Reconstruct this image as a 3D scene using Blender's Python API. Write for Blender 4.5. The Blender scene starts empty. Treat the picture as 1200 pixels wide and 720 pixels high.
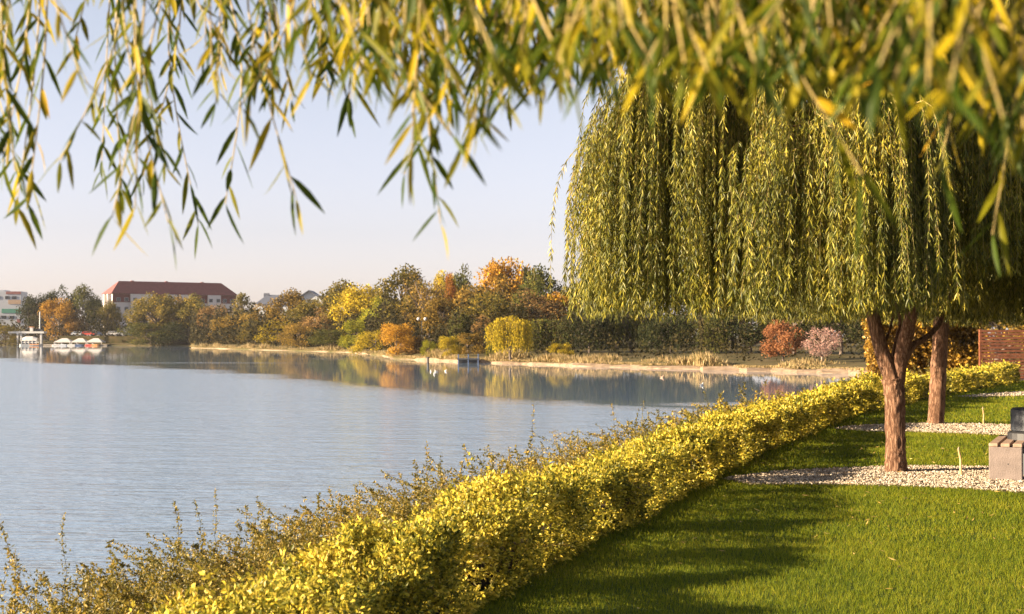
import bpy, math, random
import numpy as np
from mathutils import Vector, noise as mnoise
R = math.radians
rng = np.random.default_rng(7)
random.seed(7)
sc = bpy.context.scene
col = sc.collection
F = 1667.0                       # focal length in photograph pixels (1200 wide)
CAMZ = 1.6
PITCH = math.atan(34 / F)
WATER = -1.4

# ------------------------------------------------------------------ camera maths (pixel of the photograph -> place)
def ray(px, py):
    u, v = (px - 600) / F, (360 - py) / F
    c, s = math.cos(PITCH), math.sin(PITCH)
    return np.array([u, c - v * s, s + v * c])
def at(px, py, d):
    r = ray(px, py); return np.array([0, 0, CAMZ]) + r * (d / r[1])
def gnd(px, py, z=0.0):
    r = ray(px, py); t = (z - CAMZ) / r[2]; return np.array([0, 0, CAMZ]) + r * t
def xat(px, d): return (px - 600) / F * d
def zat(py, d): return at(600, py, d)[2]

# ------------------------------------------------------------------ mesh building
class MB:
    def __init__(s): s.V = []; s.L = []; s.S = []; s.M = []; s.n = 0
    def add(s, v, f, m=0):
        """v (n,3); f (k,c) faces"""
        v = np.asarray(v, dtype=np.float64).reshape(-1, 3); f = np.asarray(f, dtype=np.int64)
        s.V.append(v); s.L.append((f + s.n).ravel()); s.S.append(np.full(len(f), f.shape[1], dtype=np.int64))
        s.M.append(np.full(len(f), m, dtype=np.int64)); s.n += len(v)
    def quads(s, v4, m=0):
        """v4 (n,4,3)"""
        n = len(v4); s.add(v4.reshape(-1, 3), np.arange(4 * n).reshape(n, 4), m)
    def box(s, lo, hi, m=0, rot=0, org=(0, 0, 0)):
        (a, b, c), (d, e, f) = lo, hi
        v = np.array([[a,b,c],[d,b,c],[d,e,c],[a,e,c],[a,b,f],[d,b,f],[d,e,f],[a,e,f]], dtype=float)
        if rot:
            cs, sn = math.cos(rot), math.sin(rot)
            v = np.stack([v[:,0]*cs - v[:,1]*sn, v[:,0]*sn + v[:,1]*cs, v[:,2]], 1)
        v = v + np.array(org)
        s.add(v, [[0,3,2,1],[4,5,6,7],[0,1,5,4],[1,2,6,5],[2,3,7,6],[3,0,4,7]], m)
    def tube(s, pts, rad, sides=8, m=0, cap=True, bump=None):
        pts = np.asarray(pts, float); n = len(pts)
        rad = np.broadcast_to(np.asarray(rad, float), (n,))
        tan = np.gradient(pts, axis=0); tan /= np.linalg.norm(tan, axis=1, keepdims=True) + 1e-9
        ref = np.array([1, 0, 0.]) if abs(tan[0, 0]) < .8 else np.array([0, 1, 0.])
        rings = []
        for i in range(n):
            a = ref - tan[i] * ref.dot(tan[i]); a /= np.linalg.norm(a) + 1e-9; ref = a
            b = np.cross(tan[i], a)
            th = np.arange(sides) * 2 * math.pi / sides
            r = np.full(sides, rad[i])
            if bump is not None: r = r * bump(i, th)
            rings.append(pts[i] + (np.cos(th) * r)[:, None] * a + (np.sin(th) * r)[:, None] * b)
        v = np.concatenate(rings)
        i = np.arange(n - 1)[:, None] * sides; j = np.arange(sides)[None, :]; k = (j + 1) % sides
        f = np.stack([i + j, i + k, i + sides + k, i + sides + j], -1).reshape(-1, 4)
        s.add(v, f, m)
        if cap:
            s.add(rings[-1], [list(range(sides))], m); s.add(rings[0], [list(range(sides))[::-1]], m)
    def mesh(s, name, mats, smooth=False):
        me = bpy.data.meshes.new(name)
        V = np.concatenate(s.V).astype(np.float32); L = np.concatenate(s.L).astype(np.int32)
        S = np.concatenate(s.S).astype(np.int32); M = np.concatenate(s.M).astype(np.int32)
        me.vertices.add(len(V)); me.vertices.foreach_set('co', V.ravel())
        me.loops.add(len(L)); me.loops.foreach_set('vertex_index', L)
        me.polygons.add(len(S))
        me.polygons.foreach_set('loop_start', np.concatenate([[0], np.cumsum(S)[:-1]]).astype(np.int32))
        for m in (mats if isinstance(mats, (list, tuple)) else [mats]): me.materials.append(m)
        me.polygons.foreach_set('material_index', M)
        me.polygons.foreach_set('use_smooth', np.full(len(S), smooth))
        me.update(calc_edges=True); me.validate()
        return me
    def build(s, name, mats, parent=None, smooth=False):
        return link(name, s.mesh(name, mats, smooth), parent)

def link(name, me, parent=None):
    o = bpy.data.objects.new(name, me); col.objects.link(o)
    if parent is not None: o.parent = parent
    return o
def tag(o, label=None, cat=None, group=None, kind=None):
    if label: o['label'] = label
    if cat: o['category'] = cat
    if group: o['group'] = group
    if kind: o['kind'] = kind
    return o
def empty(name, loc, label, cat, group=None, rz=0):
    o = bpy.data.objects.new(name, None); col.objects.link(o)
    o.location = loc; o.rotation_euler = (0, 0, rz); o.empty_display_size = .2
    return tag(o, label, cat, group)

def unit(v): return v / (np.linalg.norm(v, axis=-1, keepdims=True) + 1e-9)
def rdir(n): return unit(rng.normal(size=(n, 3)))
def leaf_quads(p, d, L, W, droop=0.0, side=None):
    """one bent diamond a leaf: base, left, tip, right"""
    n = len(p); d = unit(d)
    if side is None: side = rdir(n)
    s = unit(np.cross(d, side)); nrm = np.cross(d, s)
    L = np.broadcast_to(L, (n,))[:, None]; W = np.broadcast_to(W, (n,))[:, None]
    tip = p + d * L + np.array([0, 0, -1]) * (droop * L)
    mid = p + d * L * .48 + nrm * W * .18
    return np.stack([p, mid - s * W * .5, tip, mid + s * W * .5], 1)

# ------------------------------------------------------------------ materials
def mat(name):
    m = bpy.data.materials.new(name); m.use_nodes = True
    nt = m.node_tree; nt.nodes.clear()
    out = nt.nodes.new('ShaderNodeOutputMaterial')
    return m, nt, out
def N(nt, t, **kw):
    n = nt.nodes.new(t)
    for k, v in kw.items():
        if k in n.inputs: n.inputs[k].default_value = v
        else: setattr(n, k, v)
    return n
def ramp(nt, stops, interp='LINEAR'):
    r = nt.nodes.new('ShaderNodeValToRGB'); e = r.color_ramp; e.interpolation = interp
    while len(e.elements) < len(stops): e.elements.new(.5)
    for i, (p, c) in enumerate(stops): e.elements[i].position = p; e.elements[i].color = (*c, 1)
    return r
def simple(name, c, rough=.6, metal=0, var=.12, scale=3.0, bump=0, bscale=30, spec=.5):
    m, nt, out = mat(name)
    b = N(nt, 'ShaderNodeBsdfPrincipled', Roughness=rough, Metallic=metal)
    b.inputs['Specular IOR Level'].default_value = spec
    tc = N(nt, 'ShaderNodeTexCoord'); nz = N(nt, 'ShaderNodeTexNoise', Scale=scale, Detail=6.0)
    nt.links.new(tc.outputs['Object'], nz.inputs['Vector'])
    lo = [max(0, x * (1 - var)) for x in c]; hi = [min(1, x * (1 + var)) for x in c]
    r = ramp(nt, [(.3, lo), (.7, hi)])
    nt.links.new(nz.outputs['Fac'], r.inputs['Fac']); nt.links.new(r.outputs['Color'], b.inputs['Base Color'])
    if bump:
        n2 = N(nt, 'ShaderNodeTexNoise', Scale=bscale, Detail=4.0); nt.links.new(tc.outputs['Object'], n2.inputs['Vector'])
        bp = N(nt, 'ShaderNodeBump', Strength=bump, Distance=.02); nt.links.new(n2.outputs['Fac'], bp.inputs['Height'])
        nt.links.new(bp.outputs['Normal'], b.inputs['Normal'])
    nt.links.new(b.outputs['BSDF'], out.inputs['Surface'])
    return m
def leafmat(name, stops, trans=.35, rough=.45, spec=.35, clump=.0, cscale=1.2, tgain=1.25):
    """each leaf its own tint; part of the light goes through"""
    m, nt, out = mat(name)
    g = N(nt, 'ShaderNodeNewGeometry'); r = ramp(nt, stops)
    fac = g.outputs['Random Per Island']
    if clump:
        tc = N(nt, 'ShaderNodeTexCoord'); nz = N(nt, 'ShaderNodeTexNoise', Scale=cscale, Detail=2.0)
        nt.links.new(tc.outputs['Object'], nz.inputs['Vector'])
        mr = N(nt, 'ShaderNodeMapRange'); mr.inputs['From Min'].default_value = .3; mr.inputs['From Max'].default_value = .7
        nt.links.new(nz.outputs['Fac'], mr.inputs['Value'])
        mx = N(nt, 'ShaderNodeMix'); mx.data_type = 'FLOAT'; mx.inputs[0].default_value = clump
        nt.links.new(fac, mx.inputs[2]); nt.links.new(mr.outputs[0], mx.inputs[3]); fac = mx.outputs[0]
    nt.links.new(fac, r.inputs['Fac'])
    oi = N(nt, 'ShaderNodeObjectInfo'); hs = N(nt, 'ShaderNodeHueSaturation')
    m1 = N(nt, 'ShaderNodeMapRange'); m1.inputs['To Min'].default_value = .85; m1.inputs['To Max'].default_value = 1.15
    nt.links.new(oi.outputs['Random'], m1.inputs['Value']); nt.links.new(m1.outputs[0], hs.inputs['Value'])
    nt.links.new(r.outputs['Color'], hs.inputs['Color'])
    b = N(nt, 'ShaderNodeBsdfPrincipled', Roughness=rough); b.inputs['Specular IOR Level'].default_value = spec
    t = N(nt, 'ShaderNodeBsdfTranslucent'); mx = N(nt, 'ShaderNodeMixShader', Fac=trans)
    bc = N(nt, 'ShaderNodeBrightContrast'); gm = N(nt, 'ShaderNodeGamma', Gamma=1 / tgain)
    nt.links.new(hs.outputs['Color'], b.inputs['Base Color']); nt.links.new(hs.outputs['Color'], gm.inputs['Color'])
    nt.links.new(gm.outputs['Color'], t.inputs['Color'])
    nt.links.new(b.outputs['BSDF'], mx.inputs[1]); nt.links.new(t.outputs['BSDF'], mx.inputs[2])
    nt.links.new(mx.outputs['Shader'], out.inputs['Surface'])
    return m

def bark(name, c1, c2, scale=24, stretch=.16):
    m, nt, out = mat(name)
    b = N(nt, 'ShaderNodeBsdfPrincipled', Roughness=.9); b.inputs['Specular IOR Level'].default_value = .15
    tc = N(nt, 'ShaderNodeTexCoord'); mp = N(nt, 'ShaderNodeMapping'); mp.inputs['Scale'].default_value = (1, 1, stretch)
    nt.links.new(tc.outputs['Object'], mp.inputs['Vector'])
    nz = N(nt, 'ShaderNodeTexNoise', Scale=scale, Detail=8.0, Roughness=.65, Distortion=.8)
    vo = N(nt, 'ShaderNodeTexVoronoi', Scale=scale * 1.6); vo.feature = 'DISTANCE_TO_EDGE'
    nt.links.new(mp.outputs['Vector'], nz.inputs['Vector'])
    mxv = N(nt, 'ShaderNodeMixRGB', Fac=.06); nt.links.new(mp.outputs['Vector'], mxv.inputs[1]); nt.links.new(nz.outputs['Color'], mxv.inputs[2])
    nt.links.new(mxv.outputs['Color'], vo.inputs['Vector'])
    r = ramp(nt, [(.3, c1), (.68, c2)]); nt.links.new(nz.outputs['Fac'], r.inputs['Fac'])
    crack = ramp(nt, [(0, (.5, .42, .38)), (.2, (1, 1, 1))]); nt.links.new(vo.outputs['Distance'], crack.inputs['Fac'])
    mu = N(nt, 'ShaderNodeMixRGB', Fac=1.0); mu.blend_type = 'MULTIPLY'
    nt.links.new(r.outputs['Color'], mu.inputs[1]); nt.links.new(crack.outputs['Color'], mu.inputs[2])
    nt.links.new(mu.outputs['Color'], b.inputs['Base Color'])
    ad = N(nt, 'ShaderNodeMath'); ad.operation = 'MULTIPLY_ADD'; ad.inputs[1].default_value = .5
    nt.links.new(nz.outputs['Fac'], ad.inputs[0]); nt.links.new(crack.outputs['Color'], ad.inputs[2])
    bp = N(nt, 'ShaderNodeBump', Strength=.9, Distance=.015); nt.links.new(ad.outputs[0], bp.inputs['Height'])
    nt.links.new(bp.outputs['Normal'], b.inputs['Normal']); nt.links.new(b.outputs['BSDF'], out.inputs['Surface'])
    return m

M = {}
M['bark_willow'] = bark('willow_bark', (.1, .055, .035), (.31, .18, .11))
M['bark_far'] = simple('far_bark', (.11, .08, .06), .9, var=.3)
M['bark_pale'] = simple('pale_bark', (.3, .2, .16), .9, var=.25)
M['twig'] = simple('yellow_twig', (.3, .22, .07), .6, var=.2)
M['hedge_core'] = simple('hedge_core_dark', (.035, .025, .014), .9, var=.3, spec=.1)
M['twig_brown'] = simple('brown_twig', (.11, .075, .03), .8, var=.25)
M['willow'] = leafmat('willow_leaf', [(0, (.02, .028, .004)), (.4, (.08, .085, .008)), (.75, (.22, .19, .016)), (.93, (.42, .32, .035)), (1, (.44, .26, .03))], trans=.1, rough=.5, spec=.25, clump=.35, cscale=.9)
M['willow_near'] = leafmat('near_willow_leaf', [(0, (.014, .034, .003)), (.45, (.05, .075, .004)), (.72, (.17, .15, .006)), (.9, (.42, .3, .01)), (1, (.46, .2, .02))], trans=.36, rough=.5, spec=.15, clump=.3, cscale=1.5)
M['hedge'] = leafmat('golden_leaf', [(0, (.035, .045, .006)), (.3, (.14, .14, .012)), (.55, (.42, .34, .024)), (.85, (.8, .6, .07)), (1, (.88, .74, .26))], trans=.3, rough=.5, spec=.25, clump=.4, cscale=2.2)
M['shrub'] = leafmat('bank_shrub_leaf', [(0, (.03, .035, .006)), (.4, (.11, .095, .012)), (.75, (.29, .2, .02)), (1, (.45, .26, .04))], trans=.3, rough=.5, clump=.4, cscale=1.0)
M['grass'] = leafmat('grass_blade', [(0, (.045, .075, .004)), (.5, (.125, .155, .006)), (.9, (.26, .235, .014)), (1, (.4, .3, .08))], trans=.5, rough=.6, spec=.12, clump=.3, cscale=.8)
M['dry'] = leafmat('dry_grass', [(0, (.14, .12, .03)), (.5, (.28, .19, .07)), (1, (.42, .3, .14))], trans=.3, rough=.6)
PAL = {
 'dark':   [(0, (.01, .015, .007)), (.55, (.028, .034, .01)), (.9, (.07, .06, .018)), (1, (.14, .09, .02))],
 'olive':  [(0, (.03, .032, .008)), (.4, (.1, .085, .016)), (.75, (.2, .14, .026)), (1, (.36, .23, .03))],
 'tan':    [(0, (.05, .04, .012)), (.4, (.15, .1, .022)), (.75, (.29, .175, .03)), (1, (.42, .25, .04))],
 'yellow': [(0, (.07, .07, .01)), (.4, (.25, .19, .016)), (.75, (.44, .31, .02)), (1, (.58, .4, .04))],
 'lime':   [(0, (.05, .065, .01)), (.4, (.16, .165, .016)), (.75, (.31, .27, .02)), (1, (.45, .34, .03))],
 'orange': [(0, (.09, .05, .012)), (.4, (.3, .15, .02)), (.75, (.45, .24, .025)), (1, (.58, .34, .03))],
 'rust':   [(0, (.08, .03, .012)), (.4, (.22, .08, .02)), (.75, (.34, .14, .025)), (1, (.45, .24, .03))],
 'brown':  [(0, (.06, .04, .018)), (.4, (.16, .095, .035)), (.75, (.26, .15, .05)), (1, (.36, .22, .07))],
 'pink':   [(0, (.2, .1, .08)), (.5, (.36, .2, .16)), (1, (.5, .32, .25))],
 'green':  [(0, (.02, .028, .008)), (.45, (.06, .066, .014)), (.8, (.13, .11, .022)), (1, (.22, .16, .03))],
 'coral':  [(0, (.1, .04, .018)), (.5, (.25, .1, .04)), (1, (.38, .19, .08))],
}
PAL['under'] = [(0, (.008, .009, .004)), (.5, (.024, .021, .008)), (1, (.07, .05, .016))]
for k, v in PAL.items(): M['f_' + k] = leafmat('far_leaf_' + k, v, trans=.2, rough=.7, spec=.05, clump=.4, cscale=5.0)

# ------------------------------------------------------------------ curves of the bank
FX = np.array([[-14, -2.9], [-4, -2.2], [0, -1.65], [3, -1.15], [5.66, -.78], [8.44, -.18], [13.07, 1.41], [17.7, 2.86], [28.4, 6.8], [38, 11.6], [50, 17.9], [75, 33], [110, 56]])
SX = np.array([[-14, -8.5], [0, -6.0], [5, -4.2], [8.4, -3.4], [13, -1.9], [17.7, -.4], [28.4, 3.4], [40, 9.6], [48, 12.6], [56, 13.6], [66, 18], [80, 26], [110, 32]])
def smooth_interp(T, y, w=1.6):
    y = np.asarray(y, float); a = 0
    for o, k in ((-1, .25), (0, .5), (1, .25)): a = a + k * np.interp(y + o * w, T[:, 0], T[:, 1])
    return a
def hedge_x(y): return smooth_interp(FX, y)
def shore_x(y): return smooth_interp(SX, y)
def bank_z(x, y):
    """height of the sloping bank between waterline and hedge"""
    s0 = shore_x(y); s1 = hedge_x(y) - .2
    t = np.clip((x - s0) / np.maximum(s1 - s0, .5), -1.5, 1)
    return np.where(t < 0, WATER + t * .8, WATER + (0 - WATER) * (1 - (1 - t) ** 2.8))

def grid_mesh(name, X, Y, Z, m, kind='structure', smooth=True):
    a, b = X.shape
    v = np.stack([X, Y, Z], -1).reshape(-1, 3)
    i = np.arange(a - 1)[:, None] * b + np.arange(b - 1)[None, :]
    f = np.stack([i, i + b, i + b + 1, i + 1], -1).reshape(-1, 4)
    mb = MB(); mb.add(v, f); o = mb.build(name, m, smooth=smooth)
    if kind: o['kind'] = kind
    return o

def ground_mat(name, stops, scale, bump=.5, bscale=40):
    m, nt, out = mat(name)
    b = N(nt, 'ShaderNodeBsdfPrincipled', Roughness=.95); b.inputs['Specular IOR Level'].default_value = .1
    g = N(nt, 'ShaderNodeNewGeometry')
    nz = N(nt, 'ShaderNodeTexNoise', Scale=scale, Detail=9.0, Roughness=.65); nt.links.new(g.outputs['Position'], nz.inputs['Vector'])
    r = ramp(nt, stops); nt.links.new(nz.outputs['Fac'], r.inputs['Fac']); nt.links.new(r.outputs['Color'], b.inputs['Base Color'])
    n2 = N(nt, 'ShaderNodeTexNoise', Scale=bscale, Detail=5.0); nt.links.new(g.outputs['Position'], n2.inputs['Vector'])
    bp = N(nt, 'ShaderNodeBump', Strength=bump, Distance=.03); nt.links.new(n2.outputs['Fac'], bp.inputs['Height'])
    nt.links.new(bp.outputs['Normal'], b.inputs['Normal']); nt.links.new(b.outputs['BSDF'], out.inputs['Surface'])
    return m
M['soil'] = ground_mat('soil', [(.3, (.035, .022, .013)), (.7, (.1, .065, .035))], 3)
M['lawn'] = ground_mat('lawn_soil', [(.3, (.025, .04, .008)), (.7, (.055, .08, .012))], 6)
M['far_land'] = ground_mat('far_land', [(.3, (.045, .045, .015)), (.55, (.09, .07, .03)), (.75, (.15, .105, .05))], .35, .6, 4)
M['shore_stone'] = ground_mat('shore_stone', [(.3, (.12, .085, .055)), (.7, (.3, .22, .15))], 1.3, .6, 5)

ys = np.concatenate([np.arange(-14, 30, .4), np.arange(30, 76, 1.0)])
# bank
t = np.linspace(0, 1, 26)
X = (shore_x(ys) - 3)[:, None] * (1 - t) + (hedge_x(ys) - .25)[:, None] * t
Yg = np.broadcast_to(ys[:, None], X.shape)
grid_mesh('bank', X, Yg, bank_z(X, Yg), M['soil'])
# lawn
u = np.concatenate([[0], np.cumsum(np.linspace(.2, 2.2, 60))])
X = (hedge_x(ys) - .25)[:, None] + u[None, :]
Yg = np.broadcast_to(ys[:, None], X.shape)
grid_mesh('lawn', X, Yg, np.zeros_like(X), M['lawn'])

# far land all round the lake
SH = np.array([(-1500, 60), (-900, 200), (-700, 330), (-400, 440), (-162, 450), (-96, 430), (-81, 362), (-56, 310), (-30, 263), (-17.5, 205), (-15.0, 186), (-3.9, 161), (8.3, 139), (18.75, 125), (27, 114), (34, 100), (33, 84), (45, 74), (80, 74), (200, 74)], float)
S2 = []
for a, b in zip(SH[:-1], SH[1:]):
    for k in range(8): S2.append(a + (b - a) * k / 8)
S2.append(SH[-1]); S2 = np.array(S2)
S2 += rng.normal(size=S2.shape) * np.minimum(.004 * np.linalg.norm(S2, axis=1), .5)[:, None]
rad = unit(S2)
off = np.array([-6, 0, .25, .5, 2.5, 8, 25, 80, 300, 900, 2200.])
zz = np.array([-3.0, WATER - .05, -1.22, -1.17, -1.0, -.75, -.35, 0, 0, 0, 0])
P = S2[None] + rad[None] * off[:, None, None]
Zl = np.broadcast_to(zz[:, None], P.shape[:2]).copy()
grid_mesh('far_land', P[..., 0], P[..., 1], Zl, M['far_land'])
# pale stone edging along the water
seg = (S2[:, 0] > -100) & (S2[:, 0] < 34) & (S2[:, 1] > 95)
SS = S2[seg]; rr = unit(SS)
off = np.array([-.9, -.75, -.1, .7, 1.2]); zz = np.array([-1.8, -1.38, -1.2, -1.12, -1.3])
P = SS[None] + rr[None] * off[:, None, None]
Zs = np.broadcast_to(zz[:, None], P.shape[:2]) - .14 * (SS[:, 0] < -12)[None] + rng.normal(size=P.shape[:2]) * .07
grid_mesh('shore', P[..., 0], P[..., 1], Zs, M['shore_stone'], smooth=False)

# ------------------------------------------------------------------ water
def water_mat():
    m, nt, out = mat('lake_water')
    b = N(nt, 'ShaderNodeBsdfPrincipled', IOR=2.2); b.inputs['Base Color'].default_value = (.15, .22, .31, 1)
    b.inputs['Specular IOR Level'].default_value = .5
    g = N(nt, 'ShaderNodeNewGeometry'); L = nt.links.new
    sx = N(nt, 'ShaderNodeSeparateXYZ'); L(g.outputs['Position'], sx.inputs[0])
    def math_(op, a, bb=None, c=None):
        n = N(nt, 'ShaderNodeMath'); n.operation = op
        for i, v in enumerate((a, bb, c)):
            if v is None: continue
            if isinstance(v, (int, float)): n.inputs[i].default_value = v
            else: L(v, n.inputs[i])
        return n.outputs[0]
    base = math_('MULTIPLY_ADD', sx.outputs[0], 1.78, sx.outputs[1])          # 1.78x + y
    mp = N(nt, 'ShaderNodeMapping'); mp.inputs['Scale'].default_value = (.02, .05, 1); L(g.outputs['Position'], mp.inputs['Vector'])
    nz = N(nt, 'ShaderNodeTexNoise', Scale=1.0, Detail=3.0); L(mp.outputs[0], nz.inputs['Vector'])
    f = math_('ADD', base, math_('MULTIPLY_ADD', nz.outputs['Fac'], 40, -20))
    mr = N(nt, 'ShaderNodeMapRange'); mr.interpolation_type = 'SMOOTHSTEP'
    mr.inputs['From Min'].default_value = 62; mr.inputs['From Max'].default_value = 76; mr.inputs['To Min'].default_value = 1; mr.inputs['To Max'].default_value = 0
    L(f, mr.inputs['Value']); rip = mr.outputs[0]
    # thin wind streaks on the calm part
    mp2 = N(nt, 'ShaderNodeMapping'); mp2.inputs['Scale'].default_value = (.012, .055, 1); mp2.inputs['Rotation'].default_value = (0, 0, .12); L(g.outputs['Position'], mp2.inputs['Vector'])
    n2 = N(nt, 'ShaderNodeTexNoise', Scale=1.0, Detail=2.0); L(mp2.outputs[0], n2.inputs['Vector'])
    st = N(nt, 'ShaderNodeMapRange'); st.inputs['From Min'].default_value = .62; st.inputs['From Max'].default_value = .68; L(n2.outputs['Fac'], st.inputs['Value'])
    rip = math_('MAXIMUM', rip, math_('MULTIPLY', st.outputs[0], .7))
    L(math_('MULTIPLY_ADD', rip, .11, .02), b.inputs['Roughness'])
    # wavelets
    mp3 = N(nt, 'ShaderNodeMapping'); mp3.inputs['Scale'].default_value = (.45, 1, 1); L(g.outputs['Position'], mp3.inputs['Vector'])
    w1 = N(nt, 'ShaderNodeTexNoise', Scale=3.2, Detail=3.0, Roughness=.55); L(mp3.outputs[0], w1.inputs['Vector'])
    w2 = N(nt, 'ShaderNodeTexNoise', Scale=.7, Detail=2.0); L(mp3.outputs[0], w2.inputs['Vector'])
    h = math_('ADD', w1.outputs['Fac'], math_('MULTIPLY', w2.outputs['Fac'], 1.2))
    bp = N(nt, 'ShaderNodeBump', Distance=.12); L(h, bp.inputs['Height'])
    L(math_('MULTIPLY_ADD', rip, .5, .01), bp.inputs['Strength'])
    L(bp.outputs['Normal'], b.inputs['Normal']); L(b.outputs['BSDF'], out.inputs['Surface'])
    return m
M['water'] = water_mat()
mb = MB(); mb.add([(-1600, -60, WATER), (60, -60, WATER), (60, 480, WATER), (-1600, 480, WATER)], [[0, 1, 2, 3]])
mb.build('water', M['water'])['kind'] = 'structure'

# ------------------------------------------------------------------ gravel strips
def poly_world(pts): return np.array([gnd(x, y)[:2] for x, y in pts])
STRIPS = [
 [(846, 562), (905, 554), (960, 551), (1010, 549), (1060, 547), (1160, 548.5), (1300, 553), (1500, 560), (1500, 604), (1300, 588), (1200, 579), (1130, 574), (1060, 571), (950, 569), (880, 569)],
 [(975, 503), (1000, 500), (1050, 497.5), (1097, 496.5), (1140, 497.5), (1200, 499), (1400, 504), (1400, 525), (1200, 512.5), (1140, 509.5), (1080, 507.5), (1020, 506.5)],
 [(1120, 465.5), (1150, 463), (1200, 459.5), (1400, 452), (1400, 458), (1200, 464.5), (1150, 466)],
]
STRIPW = [poly_world(p) for p in STRIPS]
def inside(pts, poly):
    x, y = pts[:, 0], pts[:, 1]; r = np.zeros(len(pts), bool)
    for (x0, y0), (x1, y1) in zip(poly, np.roll(poly, -1, axis=0)):
        c = ((y0 > y) != (y1 > y)); xi = (x1 - x0) * (y - y0) / (y1 - y0 + 1e-12) + x0
        r ^= c & (x < xi)
    return r
M['gravel_bed'] = ground_mat('gravel_bed', [(.3, (.09, .07, .045)), (.7, (.27, .21, .15))], 45, 1.0, 60)
m_, nt_, out_ = mat('pebble'); g_ = N(nt_, 'ShaderNodeNewGeometry')
r_ = ramp(nt_, [(0, (.1, .07, .045)), (.3, (.24, .185, .125)), (.75, (.38, .31, .23)), (1, (.55, .49, .4))])
b_ = N(nt_, 'ShaderNodeBsdfPrincipled', Roughness=.8); nt_.links.new(g_.outputs['Random Per Island'], r_.inputs['Fac'])
nt_.links.new(r_.outputs['Color'], b_.inputs['Base Color']); nt_.links.new(b_.outputs['BSDF'], out_.inputs['Surface']); M['pebble'] = m_
peb = MB()
OCT = np.array([(1,0,0),(-1,0,0),(0,1,0),(0,-1,0),(0,0,1),(0,0,-1)], float)
OCF = np.array([(0,2,4),(2,1,4),(1,3,4),(3,0,4),(2,0,5),(1,2,5),(3,1,5),(0,3,5)])
for k, (poly, dens, size) in enumerate(zip(STRIPW, (1500, 700, 200), (.014, .019, .035))):
    mb = MB(); n = len(poly); c = poly.mean(0)
    mb.add(np.c_[poly, np.full(n, .004)], [list(range(n))[::-1]])
    o = mb.build('gravel_path', M['gravel_bed']); o['kind'] = 'structure'
    lo, hi = poly.min(0), np.minimum(poly.max(0), [16 if k < 2 else 30, 99])
    cnt = int((hi - lo).prod() * dens); p = lo + rng.random((cnt, 2)) * (hi - lo)
    p = p + rng.normal(size=p.shape) * .05
    p = p[inside(p, poly)]; cnt = len(p)
    v = OCT[None] * (size * rng.uniform(.6, 1.35, (cnt, 1, 1))) * rng.uniform(.7, 1.2, (cnt, 1, 3)) * np.array([1, 1, .7])
    v += rng.normal(size=v.shape) * size * .18
    a = rng.random(cnt) * 6.28; cs, sn = np.cos(a)[:, None], np.sin(a)[:, None]
    v = np.stack([v[..., 0] * cs - v[..., 1] * sn, v[..., 0] * sn + v[..., 1] * cs, v[..., 2]], -1)
    v += np.c_[p, np.full(cnt, .01) + rng.random(cnt) * .012][:, None]
    f = (OCF[None] + (np.arange(cnt) * 6)[:, None, None]).reshape(-1, 3)
    peb.add(v.reshape(-1, 3), f)
tag(peb.build('gravel', M['pebble'], smooth=False), 'cream and white gravel stones laid in curved strips across the lawn', 'gravel', kind='stuff')

# ------------------------------------------------------------------ lawn grass
def grass():
    mb = MB()
    bands = [(6.5, 11, 5200, .040, .0042), (11, 16, 2800, .042, .006), (16, 24, 1300, .045, .009), (24, 36, 500, .048, .015), (36, 60, 160, .055, .03)]
    for y0, y1, dens, h, w in bands:
        x0, x1 = hedge_x(y0) - .1, xat(1560, y1)
        n = int((x1 - x0) * (y1 - y0) * dens)
        p = np.c_[x0 + rng.random(n) * (x1 - x0), y0 + rng.random(n) * (y1 - y0)]
        k = (p[:, 0] > hedge_x(p[:, 1]) - .12) & (p[:, 0] < xat(1560, p[:, 1]) + .6)
        for poly in STRIPW: k &= ~inside(p + rng.normal(size=p.shape) * .018, poly)
        p = p[k]; n = len(p)
        hh = h * rng.uniform(.55, 1.3, n); a = rng.random(n) * 6.28
        d = np.c_[np.cos(a), np.sin(a), np.zeros(n)]; lean = rdir(n) * .55; lean[:, 2] = 1
        lean = unit(lean); b = np.c_[p, np.full(n, -.002)]
        v = np.stack([b - d * w / 2, b + d * w / 2, b + lean * hh[:, None]], 1)
        mb.add(v.reshape(-1, 3), np.arange(3 * n).reshape(n, 3))
    tag(mb.build('lawn_grass', M['grass']), 'short mown green grass covering the lawn between hedge and gravel', 'grass', kind='stuff')
grass()

def fallen():
    n = 1500; y = 7.5 + rng.random(n) ** 1.3 * 30; x = hedge_x(y) + .2 + rng.random(n) * 9
    k = rng.random(n) < .35 + .65 * (np.hypot(x - 4.6, (y - 17) * .7) < 4.5); p = np.c_[x, y, np.full(n, .035) + rng.random(n) * .015][k]
    d = rdir(len(p)); d[:, 2] *= .25
    up = np.cross(d, np.array([0, 0, 1.])) + rng.normal(size=p.shape) * .3
    mb = MB(); mb.quads(leaf_quads(p, d, .06 * rng.uniform(.6, 1.3, len(p)), .014, side=np.array([0, 0, 1.]) + rng.normal(size=p.shape) * .4))
    tag(mb.build('fallen_leaves', M['litter']), 'yellow and brown willow leaves scattered over the lawn and gravel', 'leaves', kind='stuff')
M['litter'] = leafmat('litter_leaf', [(0, (.16, .1, .03)), (.5, (.34, .22, .05)), (1, (.5, .38, .12))], trans=.15, rough=.6)
fallen()

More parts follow.
